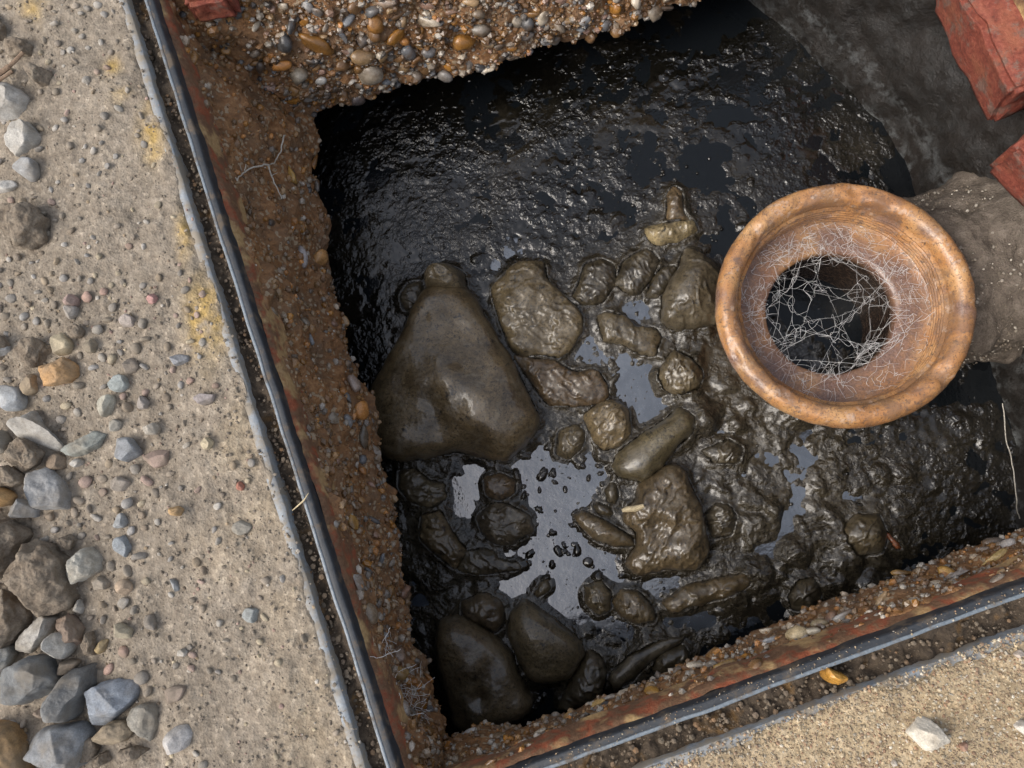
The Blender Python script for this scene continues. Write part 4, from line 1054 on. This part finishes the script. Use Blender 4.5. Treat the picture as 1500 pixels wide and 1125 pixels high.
# ------------------------------------------------------------------ water, scum, sludge lumps
za = lambda p: Z(440, 350, 3.215, p); zb = lambda p: Z(700, 250, 3.215, p); zc = lambda p: Z(560, 650, 2.5, p)
zd = lambda p: Z(800, 550, 3.215, p); ze = lambda p: Z(600, 780, 3, p); zf = lambda p: Z(1000, 600, 3, p)
OLV = (.062, .048, .029); BRN = (.056, .040, .024); DRK = (.032, .027, .018); PLE = (.16, .135, .085); GRN = (.058, .048, .031)
LUMPS = [  # outline, height, colour, roughness of form, bumps, label
 (za([(600,250),(500,480),(400,640),(340,740),(335,860),(390,1000),(480,1050),(620,1030),(770,995),(860,1040),(980,1050),(1080,960),(1140,860),(1080,740),(1010,600),(900,420),(810,260),(700,240)]), .052, OLV, .0022,
  [(660, 560, 60, .008), (720, 590, 45, .006), (690, 660, 20, -.010), (640, 480, 40, -.006)], 'biggest sludge lump, bell shaped with a shiny belly, against the left wall'),
 (za([(610,270),(600,180),(650,140),(720,135),(780,165),(795,260),(700,285)]), .046, (0.077, 0.064, 0.043), .003, [], 'small knob of sludge on the narrow end of the bell shaped lump'),
 (za([(480,330),(470,270),(510,210),(570,200),(590,260),(560,320),(520,350)]), .012, DRK, .003, [], 'small dark lump left of the knob on the bell shaped lump'),
 (zb([(60,560),(180,440),(320,430),(330,530),(400,590),(500,690),(490,760),(430,850),(390,890),(300,870),(200,880),(150,840),(100,700)]), .020, (0.069, 0.056, 0.035), .003,
  [(800, 490, 22, -.010), (745, 440, 10, .006), (738, 470, 10, .006), (750, 500, 10, .005), (840, 450, 14, .005), (770, 430, 18, .004)], 'flat rag like sludge sheet with a grey puddle on top'),
 (zb([(160,860),(250,880),(370,900),(460,950),(560,930),(610,1010),(620,1080),(540,1110),(450,1110),(330,1110),(240,990)]), .014, BRN, .0042, [(790, 555, 10, .004), (830, 560, 10, -.004)], 'wrinkled sludge tongue below the rag like sheet'),
 (zb([(500,440),(580,415),(650,450),(655,530),(590,630),(490,640),(440,590),(480,520)]), .013, DRK, .003, [], 'dark folded sludge piece right of the rag like sheet'),
 (zb([(640,540),(680,430),(790,365),(860,420),(820,520),(760,590),(690,580)]), .014, DRK, .003, [], 'dark sludge fold between two pools above the centre'),
 (zb([(860,600),(930,470),(970,370),(1060,420),(1140,480),(1150,720),(1060,745),(920,760),(860,720)]), .034, (0.049, 0.042, 0.030), .0032, [(1010, 430, 30, .005)], 'rounded sludge lump touching the left side of the clay socket'),
 (zb([(785,600),(815,510),(870,455),(940,450),(920,530),(850,600)]), .012, DRK, .002, [], 'thin dark fold left of the rounded lump by the socket'),
 (zb([(560,690),(620,665),(700,695),(740,740),(830,735),(865,780),(840,880),(760,870),(680,820),(590,810)]), .016, GRN, .0032, [], 'oblong lump standing free in the grey pool left of the socket'),
 (zb([(860,930),(920,840),(1000,880),(1060,950),(1040,1030),(960,1060),(880,1040),(840,980)]), .020, GRN, .0036, [], 'knobbly lump below the rounded lump by the socket'),
 (zb([(780,280),(880,250),(1020,235),(1035,290),(940,345),(840,362),(800,330)]), .018, PLE, .0025, [], 'pale cream lump above the rounded lump by the socket'),
 (zb([(880,240),(890,120),(920,70),(960,100),(970,200),(1010,240)]), .012, (0.070, 0.052, 0.032), .002, [], 'brownish stalk rising from the pale cream lump'),
 (zd([(310,430),(340,360),(430,290),(540,220),(620,150),(690,190),(690,270),(620,330),(540,430),(460,500),(370,490),(320,470)]), .030, (0.059, 0.051, 0.032), .0016, [], 'smooth sausage shaped lump lying diagonally in the middle'),
 (zd([(560,420),(640,440),(690,540),(720,600),(740,720),(760,830),(700,900),(560,910),(430,935),(360,880),(420,800),(430,740),(350,680),(380,620),(430,580),(420,520),(500,470)]), .034, (0.059, 0.046, 0.029), .0038,
  [(960, 770, 14, -.008), (985, 755, 12, .007), (940, 735, 14, .005), (1005, 800, 14, .005)], 'large folded brown lump with a pale sliver, under the sausage shaped lump'),
 (zd([(170,190),(250,130),(330,110),(390,160),(400,270),(340,340),(260,360),(220,300)]), .020, (0.105, 0.084, 0.052), .0036, [], 'pale brown rag of sludge at the upper end of the middle pool'),
 (zd([(60,260),(150,230),(185,280),(170,340),(110,395),(40,370)]), .014, GRN, .003, [], 'small olive lump left of the pale brown rag'),
 (zd([(130,660),(170,630),(250,670),(330,710),(410,760),(420,800),(330,810),(230,780),(160,720)]), .017, OLV, .003, [], 'knobbly finger of sludge pointing left from the folded brown lump'),
 (zd([(275,540),(300,505),(335,510),(350,580),(330,615),(290,590)]), .009, DRK, .0012, [], 'upper of two shiny dark pods above the knobbly finger'),
 (zd([(215,610),(235,585),(285,610),(320,650),(300,672),(250,655)]), .009, DRK, .0012, [], 'lower of two shiny dark pods above the knobbly finger'),
 (zd([(740,650),(800,600),(860,610),(895,660),(870,750),(780,770)]), .016, DRK, .0045, [], 'crinkled shiny lump right of the folded brown lump'),
 (zd([(540,1065),(660,985),(820,945),(930,925),(965,980),(860,1035),(700,1085),(580,1110)]), .017, OLV, .0036, [], 'long ridged lump below the folded brown lump'),
 (zc([(60,100),(120,80),(170,130),(230,140),(240,200),(180,240),(100,210),(60,160)]), .014, GRN, .003, [], 'knobbly lump just under the lower left foot of the bell shaped lump'),
 (zc([(370,130),(430,105),(490,130),(490,180),(430,212),(380,190)]), .012, BRN, .003, [], 'small lump between the bell shaped lump and the warty lump'),
 (zc([(345,265),(420,210),(480,225),(545,265),(560,320),(480,370),(400,362),(360,315)]), .019, (0.042, 0.035, 0.025), .0048, [], 'warty dark lump in the pool below the bell shaped lump'),
 (zc([(145,260),(220,240),(260,320),(315,385),(275,465),(200,405),(140,350)]), .019, OLV, .0034, [], 'smooth olive lump near the left wall below the bell shaped lump'),
 (zc([(275,462),(310,390),(370,380),(410,390),(425,420),(500,430),(510,460),(400,478),(340,474)]), .014, DRK, .0032, [], 'folded dark lump right of the smooth olive lump'),
 (zc([(215,640),(280,615),(350,650),(420,700),(480,760),(505,840),(550,920),(535,990),(440,1015),(360,1042),(270,1025),(240,900),(212,780)]), .046, (0.062, 0.049, 0.032), .0026,
  [(690, 940, 40, .006), (705, 1020, 12, -.010)], 'big egg shaped lump with a dark pit in the lower left corner of the water'),
 (zc([(290,575),(380,540),(440,575),(458,640),(425,692),(350,662),(300,625)]), .026, (0.055, 0.043, 0.028), .0018, [], 'round lump resting against the top of the egg shaped lump'),
 (zc([(465,680),(475,610),(520,565),(560,590),(640,645),(720,705),(742,765),(700,845),(600,865),(540,852),(500,785)]), .036, (0.059, 0.049, 0.032), .0022, [(780, 930, 30, .004)], 'teardrop shaped lump right of the egg shaped lump'),
 (zc([(640,975),(665,900),(700,830),(760,745),(810,780),(822,860),(790,930),(720,965)]), .026, DRK, .0036, [], 'dark lump between the teardrop lump and the lower wall'),
 (zc([(550,555),(580,500),(615,492),(618,530),(572,568)]), .009, GRN, .002, [], 'small olive pod above the teardrop shaped lump'),
 (zc([(738,520),(800,497),(842,540),(842,600),(790,632),(740,585)]), .018, GRN, .0034, [], 'left half of the pair of lumps in the lower pool'),
 (zc([(835,570),(880,532),(940,538),(1000,600),(1005,650),(930,664),(860,625)]), .017, OLV, .0022, [], 'right half of the pair of lumps in the lower pool'),
 (ze([(870,640),(960,530),(1080,470),(1215,455),(1190,490),(1060,560),(970,660),(890,690)]), .015, DRK, .0028, [], 'long dark fold of sludge along the lower wall'),
 (ze([(1050,600),(1100,520),(1200,485),(1245,550),(1185,615),(1100,635)]), .018, DRK, .0032, [], 'dark hump beside the lower wall right of the long fold'),
 (zf([(695,520),(755,455),(860,465),(895,560),(865,625),(760,645),(708,585)]), .020, GRN, .0034, [], 'rounded grey lump in the bubbly scum below the socket'),
 (zf([(455,820),(500,740),(570,735),(610,800),(560,890),(480,880)]), .016, DRK, .0036, [], 'curled dark lump near the lower wall below the rounded grey lump'),
 (zf([(880,545),(905,535),(950,585),(965,610),(930,615)]), .007, (0.154, 0.052, 0.021), .001, [], 'small rust red scrap in the scum below the socket'),
 (zf([(80,180),(200,130),(270,170),(240,240),(130,240)]), .012, DRK, .004, [], 'small glossy lump under the lower left of the socket rim'),
]
lump_polys = []
def inside(poly, p):
    x, y = p[:, 0], p[:, 1]; r = np.zeros(len(p), bool); n = len(poly)
    for i in range(n):
        xa, ya = poly[i]; xb, yb = poly[(i + 1) % n]
        c = ((ya > y) != (yb > y))
        if abs(yb - ya) > 1e-12: r ^= c & (x < (xb - xa) * (y - ya) / (yb - ya) + xa)
    return r
def puff(out, H, rg, feats, seed, big):
    """the outline blown up like a skin: height from a relaxed membrane, then folds and pits"""
    poly = P(soften(resample(out, 90), 2), Z_WATER)[:, :2]
    st = .0013 if big else .0010
    lo, hi = poly.min(0) - 4 * st, poly.max(0) + 4 * st
    xs, ys = np.arange(lo[0], hi[0], st), np.arange(lo[1], hi[1], st)
    gx, gy = np.meshgrid(xs, ys, indexing='ij'); shp = gx.shape
    p = np.stack([gx.ravel(), gy.ravel()], 1)
    wp = p + .0016 * np.stack([fbm(p, .014, 3, seed + 1), fbm(p, .014, 3, seed + 2)], 1)
    m = inside(poly, wp).reshape(shp)
    u = np.zeros(shp)
    for _ in range(500 if big else 220):
        a = np.zeros(shp); a[1:-1, 1:-1] = (u[:-2, 1:-1] + u[2:, 1:-1] + u[1:-1, :-2] + u[1:-1, 2:]) / 4 + 1
        u = np.where(m, a, 0)
    t = np.sqrt(u / max(u.max(), 1e-9)).ravel(); t = (t * .6 + np.sqrt(t) * .4) if big else t ** 1.15
    h = H * t
    n1 = fbm(p, .045 if big else .018, 2 if big else 3, seed + 5); n2 = fbm(p, .009, 3, seed + 6)
    ca, sa = math.cos(seed), math.sin(seed); pr = np.stack([p[:, 0] * ca + p[:, 1] * sa, (-p[:, 0] * sa + p[:, 1] * ca) * 2.2], 1)
    fold = smoothstep(.72, 1, 1 - np.abs(fbm(pr + .003 * np.stack([n1, n2], 1), .022, 3, seed + 9)))
    body_ = smoothstep(0, .6, t)
    h = h * (1 + .16 * n1) + body_ * (n2 * rg * .35 + fold * rg * .55) * (.16 if big and rg < .003 else 1.0) + body_ * ( fbm(p, .003, 2, seed + 12) * .00014)
    for (fx, fy, sg, amp) in feats:
        q = P([(fx, fy)], Z_WATER + H * .6)[0]; sgm = sg * (CAM_H - Z_WATER) / FPX
        d2 = ((p[:, 0] - q[0]) ** 2 + (p[:, 1] - q[1]) ** 2) / sgm ** 2
        h += amp * np.exp(-d2) * body_
    z = np.where(m.ravel(), Z_WATER - .001 + h, Z_WATER - .006)
    f = grid_faces(*shp); keep = m.ravel()[f].any(1); f = f[keep]
    us = np.unique(f); rem = np.full(len(p), -1); rem[us] = np.arange(len(us))
    c = np.array([*poly.mean(0), Z_WATER])
    # lean the sides over a little so that the flanks bulge
    xy = p + (p - c[:2]) * ((1 - t) * t * .12)[:, None] * (h > 0)[:, None]
    return np.c_[xy, z][us], rem[f], c
for k, (out, H, colr, rg, feats, label) in enumerate(LUMPS):
    size = np.ptp(np.asarray(out), 0).max(); big = size > 90
    lump_polys.append((P(soften(resample(out, 60), 2), Z_WATER)[:, :2], H))
    v, f, c = puff(out, H, rg, feats, 600 + k * 3, big)
    o = mesh_obj('sludge_lump', v, f, SLUDGE, origin=c); o.color = (*(np.array(colr) * np.array((1.55, 1.42, 1.18))), 1)
    tag(o, label, 'sludge lump', 'lumps of sludge floating in the tank')

# water sheet
x0, x1, y0, y1 = -.62, .62, -.62, .8
nx = 320
gx, gy = np.meshgrid(np.linspace(x0, x1, nx), np.linspace(y0, y1, nx), indexing='ij')
wv = np.stack([gx.ravel(), gy.ravel(), np.full(nx * nx, Z_WATER)], 1); q = to_px(wv); sky_tint = np.zeros(nx * nx)
for x, y, rx, ry in ((880, 560, 120, 110), (760, 720, 150, 70), (840, 800, 120, 110), (980, 880, 130, 60), (1160, 720, 90, 110), (690, 800, 90, 130), (640, 720, 70, 50), (960, 430, 70, 60), (760, 400, 40, 50), (800, 600, 70, 60), (1040, 680, 60, 60), (620, 870, 50, 60)):
    sky_tint = np.maximum(sky_tint, np.exp(-(((q[:, 0] - x) / rx) ** 2 + ((q[:, 1] - y) / ry) ** 2) ** 1.5 * .7))  # pools where the sky's blue-grey reflection is put into the water colour
o = mesh_obj('water', wv, grid_faces(nx, nx), WATER, attr=np.stack([sky_tint, sky_tint * 0, sky_tint * 0], 1))
tag(o, 'still black foul water in the tank', kind='structure')

def build_scum():
    st = .00155
    xs = np.arange(-.36, .50, st); ys = np.arange(-.31, .56, st)
    gx, gy = np.meshgrid(xs, ys, indexing='ij'); p = np.stack([gx.ravel(), gy.ravel()], 1)
    q = to_px(np.c_[p, np.full(len(p), Z_WATER)])
    lm = np.zeros(len(p))
    for poly, H in lump_polys:
        lo, hi = poly.min(0) - .02, poly.max(0) + .02
        idx = np.where(((p > lo) & (p < hi)).all(1))[0]
        lm[idx[inside(poly, p[idx])]] = 1
    g = lm.reshape(gx.shape)
    def blur(a, k):
        for ax in (0, 1):
            c = np.cumsum(np.pad(a, [(k + 1, k) if i == ax else (0, 0) for i in (0, 1)], mode='edge'), axis=ax)
            a = (np.take(c, range(2 * k + 1, c.shape[ax]), ax) - np.take(c, range(0, c.shape[ax] - 2 * k - 1), ax)) / (2 * k + 1)
        return a
    near = blur(blur(g, 3), 3).ravel(); wide = blur(blur(g, 8), 8).ravel()
    def paint(items, v0=0.0):
        r = np.full(len(p), v0)
        for x, y, rx, ry, a in items: r = r + a * np.exp(-((q[:, 0] - x) / rx) ** 2 - ((q[:, 1] - y) / ry) ** 2)
        return r
    # how much scum lies where: (x, y, rx, ry, cover)
    cov = paint(((700, 250, 300, 170, .95), (980, 230, 200, 150, .75), (560, 430, 100, 150, .7), (1150, 160, 150, 120, .55), (1180, 700, 170, 140, .8), (1060, 620, 110, 80, .5), (630, 790, 80, 160, .75), (1180, 880, 150, 70, .7),
                 (1060, 500, 70, 70, .5), (960, 960, 110, 60, .5), (1360, 720, 150, 110, .45), (640, 910, 80, 60, .4), (800, 600, 60, 50, .5), (860, 450, 60, 60, .5), (1000, 800, 60, 90, .4), (720, 780, 60, 70, .3), (960, 700, 60, 70, .4), (830, 950, 80, 50, .4), (1420, 700, 120, 160, .5), (1300, 870, 160, 60, .5), (700, 130, 330, 70, .4), (1250, 120, 130, 140, .6), (540, 300, 70, 200, .4), (600, 950, 60, 120, .5)), .3)
    cov -= paint(((1030, 240, 55, 50, 1.3), (890, 545, 54, 66, 1.2), (760, 712, 100, 30, 1.1), (835, 790, 54, 96, 1.2), (690, 740, 40, 40, .6), (925, 480, 34, 26, .7), (1000, 850, 60, 26, .5), (730, 800, 34, 50, .5), (1172, 690, 28, 55, .8), (1130, 780, 34, 44, .8), (960, 885, 80, 26, .7), (510, 175, 40, 26, .5),
                  (700, 110, 120, 16, .3), (930, 650, 50, 50, .4), (1110, 680, 34, 24, .7), (1270, 210, 22, 34, .4), (1050, 720, 30, 40, .4)))
    cov = np.clip(cov, 0, 1.0)
    amp = np.clip(paint(((1180, 740, 190, 180, 1.6), (640, 800, 90, 170, 1.1), (1050, 560, 90, 90, 1.0), (960, 350, 130, 50, .7), (960, 960, 140, 70, .9), (560, 470, 60, 90, .25), (870, 600, 120, 130, .7), (760, 800, 120, 120, .7)), .26), 0, 2.2) * (.55 + .9 * smoothstep(-.25, .5, fbm(p, .06, 3, 741)))
    brown = np.clip(paint(((1180, 740, 200, 190, 1.0), (640, 800, 90, 170, .6), (1050, 560, 120, 100, .8), (850, 560, 150, 150, .7), (960, 960, 140, 70, .6), (1000, 330, 90, 60, .4)), .02) + .3 * np.clip(fbm(p, .07, 4, 751) - .1, -.1, 1) + near * 1.3 + wide * .4, 0, 1)  # low share in the upper part blackens scum, standing in for dark reflections
    wq = p + .004 * np.stack([noise(p, .02, 731), noise(p, .02, 733)], 1)
    n_big = fbm(wq, .036, 4, 701); n_mid = fbm(wq, .013, 4, 703); n_fin = fbm(p, .005, 3, 705)
    h = n_big * .8 + n_mid * .5 + (cov - .5) * 2.0 + wide * 1.5
    wet = smoothstep(-.15, .5, h)
    # lumps of every size piled against each other
    shp = gx.shape; zb = np.zeros(shp); crumb = np.zeros(shp); rb = np.random.default_rng(712)
    wx, wy = wq[:, 0].reshape(shp), wq[:, 1].reshape(shp)
    nx_, ny_ = shp; prob = (wet * (.15 + amp)).reshape(shp)
    for _ in range(5200):
        i, j = int(rb.integers(nx_)), int(rb.integers(ny_))
        if rb.random() > prob[i, j] * .8: continue
        A = amp.reshape(shp)[i, j]
        ra = (.0022 + .013 * rb.random() ** 3.2) * (.55 + .45 * A); rr_ = rb.uniform(.45, 1); th = rb.uniform(0, 3.14)
        k = int(ra * 1.6 / st) + 2; sl_ = (slice(max(0, i - k), i + k + 1), slice(max(0, j - k), j + k + 1))
        dx = wx[sl_] - wx[i, j]; dy = wy[sl_] - wy[i, j]
        u = (dx * math.cos(th) + dy * math.sin(th)) / ra; w_ = (-dx * math.sin(th) + dy * math.cos(th)) / (ra * rr_)
        dome = np.clip(1 - (u * u + w_ * w_), 0, 1) ** .62 * ra * rr_ * rb.uniform(.25, .6)
        zb[sl_] = np.maximum(zb[sl_], dome) + np.minimum(zb[sl_], dome) * .25
    for _ in range(420):
        cx, cy = ((rb.normal(800, 130), rb.normal(740, 110)) if rb.random() < .6 else (rb.normal(900, 110), rb.normal(520, 80)))
        w0 = P([(cx, cy)], Z_WATER)[0]; i, j = int((w0[0] - xs[0]) / st), int((w0[1] - ys[0]) / st)
        if not (12 < i < nx_ - 12 and 12 < j < ny_ - 12): continue
        ra = .0016 + .0055 * rb.random() ** 3; th = rb.uniform(0, 3.14); k = int(ra * 1.6 / st) + 2; sl_ = (slice(i - k, i + k + 1), slice(j - k, j + k + 1))
        dx = wx[sl_] - wx[i, j]; dy = wy[sl_] - wy[i, j]
        u = (dx * math.cos(th) + dy * math.sin(th)) / ra; w_ = (-dx * math.sin(th) + dy * math.cos(th)) / (ra * rb.uniform(.4, 1))
        crumb[sl_] = np.maximum(crumb[sl_], np.clip(1 - (u * u + w_ * w_), 0, 1) ** .5 * ra * .7)
    zb = blur(zb, 1).ravel(); crumb = crumb.ravel()
    crease = 1 - np.abs(fbm(wq, .02, 3, 707)) * 1.8
    z = np.clip(h, -1, 1.0) * .0018 * (.6 + .5 * amp) + zb * np.clip(.25 + amp * .6, 0, 1.3) + wet * ((.08 + amp) * np.clip(crease, 0, 1) * .0008 + n_mid * .0009 * (.12 + amp) + n_fin * (.00018 + .0003 * np.minimum(amp, 1)) * smoothstep(-.3, .3, fbm(p, .03, 3, 745)) + np.clip(noise(wq, .0052, 747), 0, 1) ** 2 * .0011 * smoothstep(-.2, .5, fbm(p, .045, 3, 749))) - .0002
    # loose flecks that dot the open water
    flk = cells(p + .003 * np.stack([n_mid, n_fin], 1), .0105, 715)
    z = np.maximum(z, (.19 + .12 * noise(p, .011, 719) - flk) * .008 * (fbm(p, .05, 2, 717) > -.12) - .0003)
    z = np.where(crumb > 0, np.maximum(z, crumb - .0002), z)
    z += near * (.0075 + .004 * n_mid) + wide * .003 - .0007
    z[lm > .5] = np.minimum(z[lm > .5], .001)
    edge = np.minimum.reduce([p[:, 0] - xs[0], xs[-1] - p[:, 0], p[:, 1] - ys[0], ys[-1] - p[:, 1]])
    z -= smoothstep(.006, 0, edge) * .006
    z = np.maximum(z, -.003)
    f = grid_faces(len(xs), len(ys))
    keep = (z[f] > -.0024).any(1)
    f = f[keep]
    used = np.unique(f); rem = np.full(len(p), -1); rem[used] = np.arange(len(used))
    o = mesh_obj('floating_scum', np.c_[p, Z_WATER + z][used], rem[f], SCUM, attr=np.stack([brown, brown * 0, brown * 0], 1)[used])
    tag(o, 'wrinkled scum and froth floating on the water, its upper part blackened for dark reflections', kind='stuff')
build_scum()

# froth: tiny bubbles and flecks dotted over the scum
J = Join(); r = np.random.default_rng(720); nb = 0
while nb < 1500:
    if r.random() < .72: x, y = r.normal(760, 210), r.normal(270, 95)
    else: x, y = r.uniform(590, 1480), r.uniform(600, 940)
    if not (470 < x < 1490 and 60 < y < 960): continue
    c = P([(x, y)], Z_WATER)[0]; a = .0004 + .0017 * r.random() ** 4
    J.add(ICO2[0] * np.array([a, a, a * .7]) + c + np.array([0, 0, .0012]), ICO2[1], (r.uniform(0, .5), 0, 0)); nb += 1
tag(J.build('froth', SCUM), 'tiny bubbles of froth dotted over the darkened scum', kind='stuff')

# bubbles big enough to count
BUB = [(862, 824, 16), (826, 808, 14), (810, 693, 16), (828, 717, 14), (767, 713, 11), (790, 718, 12), (853, 683, 22), (1100, 266, 16), (1259, 740, 12), (1330, 669, 11), (1040, 955, 10), (808, 780, 12), (775, 825, 10)]
for x, y, d in BUB:
    r = d * .36 * (CAM_H - Z_WATER) / FPX; c = P([(x, y)], Z_WATER)[0]
    v = ICO3[0] * np.array([r * (1 + .3 * math.sin(x)), r * (1 + .3 * math.sin(y)), r * .6]); v *= (1 + .22 * fbm(ICO3[0] + x, .9, 2, int(x)))[:, None]
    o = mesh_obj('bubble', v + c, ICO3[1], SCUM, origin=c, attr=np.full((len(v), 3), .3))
    tag(o, 'small dark shiny bubble floating on the open water', 'bubble', 'bubbles on the water')

# ------------------------------------------------------------------ small things
p = P([(911, 748), (918, 746), (930, 745), (943, 741)], Z_WATER + .038)
J = Join(); v, f = tube(p, [.0016, .003, .0032, .0022], 8); J.add(v, f)
tag(J.build('wood_sliver', STRAW, origin=p[1]), 'pale straw coloured sliver lying on the folded brown sludge lump', 'sliver')
J = Join()
for a, b, r in (((-6, 112), (14, 97), .0022), ((14, 97), (34, 76), .0016), ((-4, 120), (18, 104), .0014)):
    q = P(np.linspace(a, b, 8), .010); q += np.stack([noise(q, .01, 5)] * 3, 1) * .0006; J.add(*tube(q, r, 7))
tag(J.build('twig', TWIG, origin=P([(14, 97)], .005)[0]), 'dry brown twig lying among clods at the left edge', 'twig')
q = P([(428, 748), (436, 741), (445, 733), (452, 722)], [-.004, .003, .006, .010]); J = Join(); J.add(*tube(q, [.0003, .0006, .0006, .0002], 6))
tag(J.build('grass_stalk', STRAW, origin=q[0]), 'short dry grass stalk across the left frame rim', 'grass stalk')
q = lerp_curve(P([(1468, 590), (1474, 640), (1485, 690), (1488, 730), (1494, 760)], [-.2, -.21, -.215, -.22, -.236]), 40); q[:, :2] += np.stack([noise(q, .01, 8), noise(q, .012, 9)], 1) * .0012
J = Join(); J.add(*tube(q, .00055, 6))
tag(J.build('root_thread', ROOT, origin=q[0]), 'single white root thread hanging at the right edge below the pipe', 'root')

def wall_pts(w, pts, lift):
    out = []
    for x, y in pts:
        i, _ = near_px(w, x, y); out.append(w.v[i] + w.n[i] * lift)
    return np.array(out)
J = Join()
for pts, r in (([(410, 198), (404, 216), (395, 234), (386, 246)], .0010), ([(386, 246), (370, 251), (352, 257), (340, 266), (337, 262)], .0012), ([(386, 246), (392, 262), (400, 280), (403, 291)], .0010), ([(353, 256), (346, 250)], .0006), ([(352, 258), (356, 247)], .0005), ([(392, 262), (398, 256)], .0005)):
    q = lerp_curve(wall_pts(wl, pts, .006), 24); q += np.stack([noise(q, .006, 3), noise(q, .007, 4), noise(q, .006, 5)], 1) * .0009
    J.add(*tube(q, np.linspace(r, r * .5, 24) * .8, 6))
tag(J.build('root', ROOT, origin=wall_pts(wl, [(386, 246)], 0)[0]), 'thin white forked root on the upper left corner of the slab', 'root')
J = Join(); r = np.random.default_rng(55)
for x, y, sx_, sy_, n in ((604, 1030, 12, 26, 26), (560, 945, 10, 26, 14), (590, 1000, 16, 20, 16)):
    for _ in range(n):
        c = wall_pts(wl, [(x + r.normal() * sx_ * .5, y + r.normal() * sy_ * .5)], .004)[0]
        d = r.normal(size=(3, 3)) * .006; q = lerp_curve(np.array([c - d[0], c + d[1] * .4, c + d[0] + d[2] * .3]), 10)
        q += np.stack([noise(q, .004, 31), noise(q, .004, 32), noise(q, .004, 33)], 1) * .0012
        J.add(*tube(q, .00016, 4))
cw = thing('cobweb', wall_pts(wl, [(604, 1030)], 0)[0], 'tattered cobweb on pebbles in the lower left corner of the slab', 'cobweb')
tag(J.build('matted_silk', WEB, cw), kind='stuff')

# cobweb across the pipe bore
J = Join(); r = np.random.default_rng(91)
def ringpt(a, rad, z): return np.array([pc[0] + math.cos(a) * rad, pc[1] + math.sin(a) * rad, Z_PIPE + z])
anch = [ringpt(r.uniform(0, 6.28), R_B * r.uniform(.98, 1.35), -.043 + r.uniform(-.003, .004)) for _ in range(46)]
nodes = []
for k in range(24):
    a = anch[k]; b = anch[int(r.integers(46))]
    if np.linalg.norm(a - b) < .025: continue
    mid = (a + b) / 2 + r.normal(size=3) * .012 + np.array([0, 0, -.008])
    q = lerp_curve(np.array([a, (a + mid) / 2 + r.normal(size=3) * .005, mid, (b + mid) / 2 + r.normal(size=3) * .005, b]), 26)
    q[1:-1] += np.stack([noise(q, .006, k), noise(q, .006, k + 50), noise(q, .006, k + 90)], 1)[1:-1] * .0016
    for _ in range(3): q[1:-1] = (q[:-2] + q[1:-1] * 2 + q[2:]) / 4
    J.add(*tube(q, r.uniform(.00005, .00013), 4)); nodes += list(q[3:-3:2])
nodes = np.array(nodes)
for _ in range(300):
    a = nodes[int(r.integers(len(nodes)))]
    d = np.linalg.norm(nodes - a, axis=1); c = np.where((d > .003) & (d < .016))[0]
    if not len(c): continue
    b = nodes[int(r.choice(c))]
    q = lerp_curve(np.array([a, (a + b) / 2 + r.normal(size=3) * .004, b]), 9)
    for _ in range(3): q[1:-1] = (q[:-2] + q[1:-1] * 2 + q[2:]) / 4
    J.add(*tube(q, r.uniform(.00005, .00012), 4))
for _ in range(60):                                     # little knots of dust on the threads
    a = nodes[int(r.integers(len(nodes)))]; J.add(ICO1[0] * r.uniform(.0004, .0009) + a, np.c_[ICO1[1], ICO1[1][:, 2]])
cw = thing('cobweb', pc + np.array([0, 0, -.044]), 'dusty white cobweb stretched across the bore of the clay socket', 'cobweb')
J.build('web_threads', WEB, cw); J = Join()
for k in range(480):                                    # matted silk on the shoulder
    th = r.uniform(0, 6.28)
    if r.random() > .35 + .65 * (.5 + .5 * math.cos(th - 2.0)): continue
    rad = r.uniform(R_B * 1.03, R_SH * 1.0); a = ringpt(th, rad, -.0415 + r.uniform(0, .012) * (rad / R_SH) ** 3)
    d = r.normal(size=(3, 3)) * np.array([.006, .006, .0012]); q = lerp_curve(np.array([a - d[0], a + d[1] * .7, a + d[2] * .7, a + d[0]]), 12)
    for _ in range(4): q[1:-1] = (q[:-2] + q[1:-1] * 2 + q[2:]) / 4
    rr2 = np.linalg.norm(q[:, :2] - pc[:2], axis=1)
    if rr2.max() > R_IN - .002: continue
    J.add(*tube(q, r.uniform(.00005, .00013), 4))
tag(J.build('matted_silk', WEB, cw), kind='stuff')
